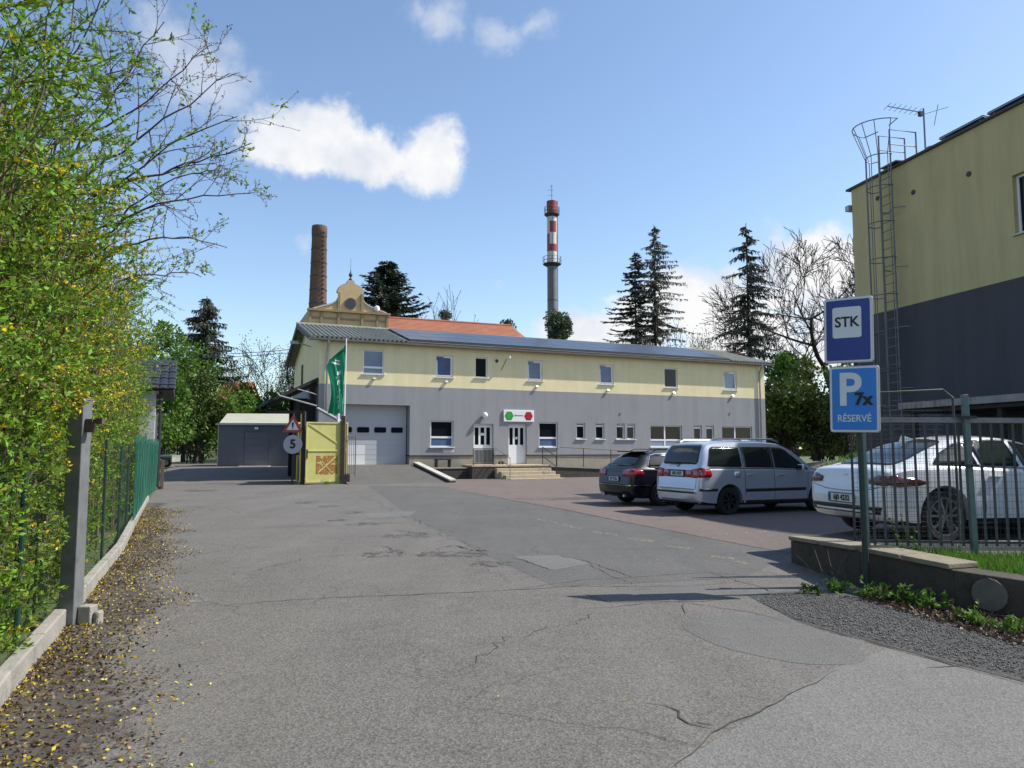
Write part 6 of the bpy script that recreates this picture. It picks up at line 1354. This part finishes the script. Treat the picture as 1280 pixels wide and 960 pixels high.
# budding tree whose branches reach out over the drive
bt = tree_thing('budding_tree', (-5.9, 8.6, 0), 'budding tree with thin bare branches reaching out over the drive', 'tree')
rg = np.random.default_rng(77); sk = Sk(); root = np.array([-5.9, 8.6, 0])
def reach(px, py, Y, px1, py1, Y1, r, bend, kidn):
    a, b = np.array(at(px, py, Y)) - root, np.array(at(px1, py1, Y1)) - root; n = 12; prev = a; d0 = b-a; wob = np.zeros(3)
    for k in range(1, n+1):
        t = k/n; wob = wob + rg.normal(size=3)*.025; q = a + d0*t + np.array([0, 0, bend*4*t*(1-t)]) + wob; rr = r*(1-.85*t)+.003; sk.seg(prev, q, r*(1-.85*(k-1)/n)+.003, rr)
        if k > 3 and k % 4:
            for _ in range(kidn): 
                d = unit(unit(d0)*.8 + rg.normal(size=3)*.55 + np.array([0, 0, .12])); grow(sk, q, d, np.linalg.norm(d0)*rg.uniform(.13, .30)*(1.15-.5*t), rr*.7, 1 if rg.random() < .55 else 2, rg, .5, .03, .09, 4, 2, .0022)
        prev = q
trunk_top = at(40, 330, 8.6)
sk.seg((0, 0, 0), np.array(trunk_top) - root, .09, .06)
for a in [(60, 250, 8.4, 215, 30, 7.6, .014, .1, 1), (90, 230, 8.3, 300, 82, 8.2, .016, -.1, 1), (60, 290, 8.5, 302, 140, 7.8, .016, .15, 1), (110, 250, 8.4, 312, 180, 8.4, .016, .05, 1), (90, 300, 8.5, 305, 235, 8.6, .014, .12, 1), (110, 330, 8.6, 285, 292, 9.2, .013, .2, 1), (40, 200, 8.2, 120, -40, 7.5, .016, .0, 1), (70, 180, 8.2, 245, 62, 8.0, .014, -.1, 1), (100, 380, 9.2, 250, 345, 10.2, .012, .2, 1), (140, 290, 8.4, 275, 205, 8.0, .012, .1, 1), (40, 160, 8.0, 190, 90, 7.4, .014, .1, 1)]:
    sk.seg(np.array(trunk_top) - root, np.array(at(*a[:3])) - root, .03, a[6]); reach(*a)
link('trunk', sk.mesh('trunk', 4), m_twig, bt)
T = np.array([t[0] for t in sk.tips]); A_, B_ = np.array(sk.A), np.array(sk.B); thin = np.array(sk.rb) < .006
Pm = A_[thin] + (B_[thin]-A_[thin])*rg.random((thin.sum(), 1)); i = rg.integers(0, len(Pm), 3400); P = np.concatenate([np.repeat(T, 3, 0), Pm[i]]); V, F = leaves(P + rg.normal(size=P.shape)*.006, rg.normal(size=P.shape) + np.array([0, 0, .5]), rg.uniform(.015, .034, len(P)), rg.uniform(.004, .008, len(P)), .3, rg)
link('buds', np_mesh('buds', V, F), leafmat('bronze bud', (.20, .15, .07), .2, .35), bt)
i = rg.integers(0, len(Pm), 60); P = np.repeat(Pm[i], 9, 0); P = P + rg.normal(size=P.shape)*.04; V, F = leaves(P, rg.normal(size=P.shape) + np.array([0, 0, .5]), rg.uniform(.04, .08, len(P)), rg.uniform(.010, .018, len(P)), .3, rg); link('young_leaves', np_mesh('young_leaves', V, F), m_lf1, bt)

# ------------------------------------------------------------------ litter, weeds and grass
def litter(nm, n, m, wid, size, flat, seed, y0=3.2, y1=19, lab=None, bias=2.2, clump=0):
    rg = np.random.default_rng(seed); N = along(FL, .05); pts = [q for q in N if y0 < q[0].y < y1]; i = (rg.random(n)**1.35*len(pts)).astype(int); cl_ = rg.integers(0, len(pts), 70); pick = rg.random(n) < .45; i = np.where(pick, np.clip(cl_[rg.integers(0, 70, n)] + rg.normal(0, 4, n), 0, len(pts)-1), i).astype(int)
    b = np.array([pts[k][0] for k in i]); d = np.array([pts[k][1] for k in i]); nrm = np.stack([d[:, 1], -d[:, 0], np.zeros(n)], 1); w = wid*(.8 + .15*np.sin(b[:, 1]*1.9) + .12*np.sin(b[:, 1]*4.3) + .12*rg.normal(size=n))
    P = b + nrm*(.07 + rg.random(n)**bias*w)[:, None]; P[:, 2] = terrain(P[:, 0], P[:, 1]) + .008 + rg.random(n)*.012; D = rg.normal(size=(n, 3)); D[:, 2] *= flat
    V, F = leaves(P, D, size*rg.uniform(.6, 1.4, n), size*rg.uniform(.25, .5, n)*.8, .4, rg); return tag(link(nm, np_mesh(nm, V, F), m), lab, None, None, 'stuff')
m_brl = leafmat('dry brown leaf', (.115, .075, .050), .1, .5); m_dpet = leafmat('fallen yellow petal', (.52, .40, .035), .2, .35)
litter('dead_leaves', 9000, m_brl, .95, .030, .5, 301, bias=1.9); litter('fallen_petals', 3800, m_dpet, 1.0, .026, .4, 302, bias=2.0)
litter('drifted_petals', 90, m_dpet, 4.2, .024, .25, 303, bias=2.6)
def soil_strip():
    """dark leaf mould lying along the kerb, thinning out ragged towards the drive"""
    N = [q for q in along(FL, .15) if q[0].y < 21]; nc = 9; V, F, ed = [], [], []
    for p, d in N:
        w = (1.25 if p.y < 9 else 1.25 - .035*(p.y-9))*(.8 + .2*math.sin(p.y*1.9))
        for c in range(nc): q = p + Vector((d.y, -d.x, 0))*(.05 + w*c/(nc-1)); V.append((q.x, q.y, float(terrain(q.x, q.y)) + .005)); ed.append(c/(nc-1))
    F = [(i*nc+c, i*nc+c+1, (i+1)*nc+c+1, (i+1)*nc+c) for i in range(len(N)-1) for c in range(nc-1)]
    me = MB().add(V, F).mesh('leaf_mould'); at_ = me.attributes.new('edge', 'FLOAT', 'POINT'); at_.data.foreach_set('value', ed)
    m = worn_paint('dark leaf mould', (.075, .064, .054), 5e-1, 9.0); t = m.node_tree; N_ = t.nodes; an_ = N_.new('ShaderNodeAttribute'); an_.attribute_name = 'edge'
    mr = [q for q in N_ if q.type == 'MAP_RANGE'][-1]; src = mr.inputs[0].links[0].from_socket; q = N_.new('ShaderNodeMath'); q.operation = 'MULTIPLY_ADD'; t.links.new(an_.outputs['Fac'], q.inputs[0]); q.inputs[1].default_value = -.50; t.links.new(src, q.inputs[2]); t.links.new(q.outputs[0], mr.inputs[0])
    mr.inputs[1].default_value = .20; mr.inputs[2].default_value = .36
    tag(link('leaf_mould', me, m), kind='structure')
soil_strip()
def scatter_poly(n, poly, rg):
    a = np.array(poly); out = []
    while len(out) < n:
        p = a.min(0) + rg.random(2)*(a.max(0)-a.min(0)); ins = True
        for k in range(len(a)):
            u, v = a[k], a[(k+1) % len(a)]
            if (v[0]-u[0])*(p[1]-u[1]) - (v[1]-u[1])*(p[0]-u[0]) < 0: ins = False; break
        if ins: out.append(p)
    return np.array(out)
def ccw(p): return p if sum(p[k][0]*p[(k+1) % len(p)][1]-p[(k+1) % len(p)][0]*p[k][1] for k in range(len(p))) > 0 else p[::-1]
def blades(nm, n, poly, h, m, seed, w=.004, lab=None, extra=0.0):
    rg = np.random.default_rng(seed); q = scatter_poly(n, ccw(poly), rg); P = np.concatenate([q, (terrain(q[:, 0], q[:, 1]) + .01 + extra)[:, None]], 1); D = rg.normal(size=(n, 3))*.4; D[:, 2] = 1
    V, F = leaves(P, D, h*rg.uniform(.4, 1.3, n), w, .2, rg); return tag(link(nm, np_mesh(nm, V, F), m), lab, None, None, 'stuff')
m_gr = leafmat('verge grass', (.10, .21, .025), .35, .3)
blades('grass', 9000, [(4.55, 7.75), (5.0, 7.0), (5.8, 6.35), (7.4, 5.5), (7.4, 8.35), (4.75, 8.55)], .11, m_gr, 401)
blades('thin_grass', 1800, [(4.15, 8.5), (4.5, 7.6), (4.9, 7.0), (5.2, 7.1), (5.0, 8.6), (4.2, 8.95)], .14, m_gr, 402)
blades('mound_grass', 6000, [(17.5, 32), (30, 34), (30, 46), (18.5, 46)], .35, m_gr, 403, .02)
blades('gate_grass', 500, [G2(405, 607), G2(445, 604), G2(445, 601), G2(405, 603)], .18, m_gr, 404, .01)
def weed(p, seed, lab, h, nl, m=m_lf1, dry=False):
    rg = np.random.default_rng(seed); e = tree_thing('weed', (p.x, p.y, float(terrain(p.x, p.y))), lab, 'weed', 'weeds at the foot of the retaining wall'); sk = Sk(); P, D = [], []
    for _ in range(max(3, nl//9)):
        d = unit(np.array([rg.normal()*.5, rg.normal()*.5, 1.0 if not dry else .8])); q = np.array([rg.normal()*.06, rg.normal()*.06, 0]); sk.seg((0, 0, -.01), q, .003, .003); l = h*rg.uniform(.4, 1)
        for k in range(4):
            d = unit(d + rg.normal(size=3)*.12); r_ = q + d*l/4; sk.seg(q, r_, .0035, .002)
            for _ in range(3): P.append(r_); D.append(rg.normal(size=3) + np.array([0, 0, .2]))
            q = r_
    link('stem', sk.mesh('stem', 3), m_tan_twig if dry else m_lf2, e)
    if not dry: V, F = leaves(np.array(P), np.array(D), rg.uniform(.03, .075, len(P)), rg.uniform(.009, .02, len(P)), .3, rg); link('leaves', np_mesh('leaves', V, F), m, e)
    return e
W_ = [(1015, 742, .12, 40, 0, 'small weed tuft below the wall end'), (1045, 740, .16, 60, 0, 'weed clump left of the sign post foot'), (1085, 748, .22, 60, 0, 'leafy weed right of the sign post foot'), (1110, 753, .20, 70, 0, 'broad weed clump under the pale coping'), (1140, 758, .22, 80, 0, 'thick weed clump at mid wall'), (1165, 762, .18, 70, 0, 'weed clump left of the round plug'), (1040, 733, .55, 45, 1, 'dry grass stalks leaning by the wall end'), (1060, 735, .45, 36, 1, 'dry stalks beside the sign post'), (1170, 757, .40, 36, 1, 'dry stalks below the grass verge'), (1200, 776, .16, 60, 0, 'low weed right of the round plug'), (1225, 783, .14, 60, 0, 'low leafy weed near the right edge'), (1262, 792, .16, 70, 0, 'rightmost low weed by the wall'), (1135, 735, .55, 30, 0, 'tall thin weed standing before the coping')]
for k, (px, py, h, nl, dry, lab) in enumerate(W_): weed(gp(px, py), 500+k, lab, h, int(nl*1.6), m_lf2 if k % 3 else m_lf3, dry=bool(dry))
rg = np.random.default_rng(9); n = 2200; q = scatter_poly(n, ccw([G2(1080, 752), G2(1290, 812), G2(1290, 778), G2(1090, 742)]), rg); P = np.concatenate([q, (terrain(q[:, 0], q[:, 1])+.018)[:, None]], 1); D = rg.normal(size=(n, 3)); D[:, 2] *= .35
V, F = leaves(P, D, rg.uniform(.03, .07, n), rg.uniform(.008, .018, n), .4, rg); tag(link('wall_litter', np_mesh('wall_litter', V, F), m_brl), kind='stuff')
n = 6000; q = scatter_poly(n, ccw([G2(945, 752), G2(1000, 777), G2(1290, 852), G2(1290, 800), G2(1060, 745), G2(960, 743)]), rg); P = np.concatenate([q, (terrain(q[:, 0], q[:, 1])+.010)[:, None]], 1); s_ = rg.uniform(.003, .011, n)
tet = unit(np.array([[1, 1, 1], [-1, -1, 1], [-1, 1, -1], [1, -1, -1]], float)); rot = rg.normal(size=(n, 1, 3))*.25; V = (P[:, None] + (tet[None]+rot)*s_[:, None, None]).reshape(-1, 3); F = (np.array([[0, 1, 2], [0, 3, 1], [0, 2, 3], [1, 3, 2]])[None] + (np.arange(n)*4)[:, None, None]).reshape(-1, 3)
tag(link('loose_gravel', np_mesh('loose_gravel', V, F), mat('gravel grey', (.14, .14, .14), .9, var=.2, island=.5)), kind='stuff')
n = 260; q = scatter_poly(n, ccw([G2(520, 690), G2(640, 735), G2(330, 740), G2(380, 660)]), rg)
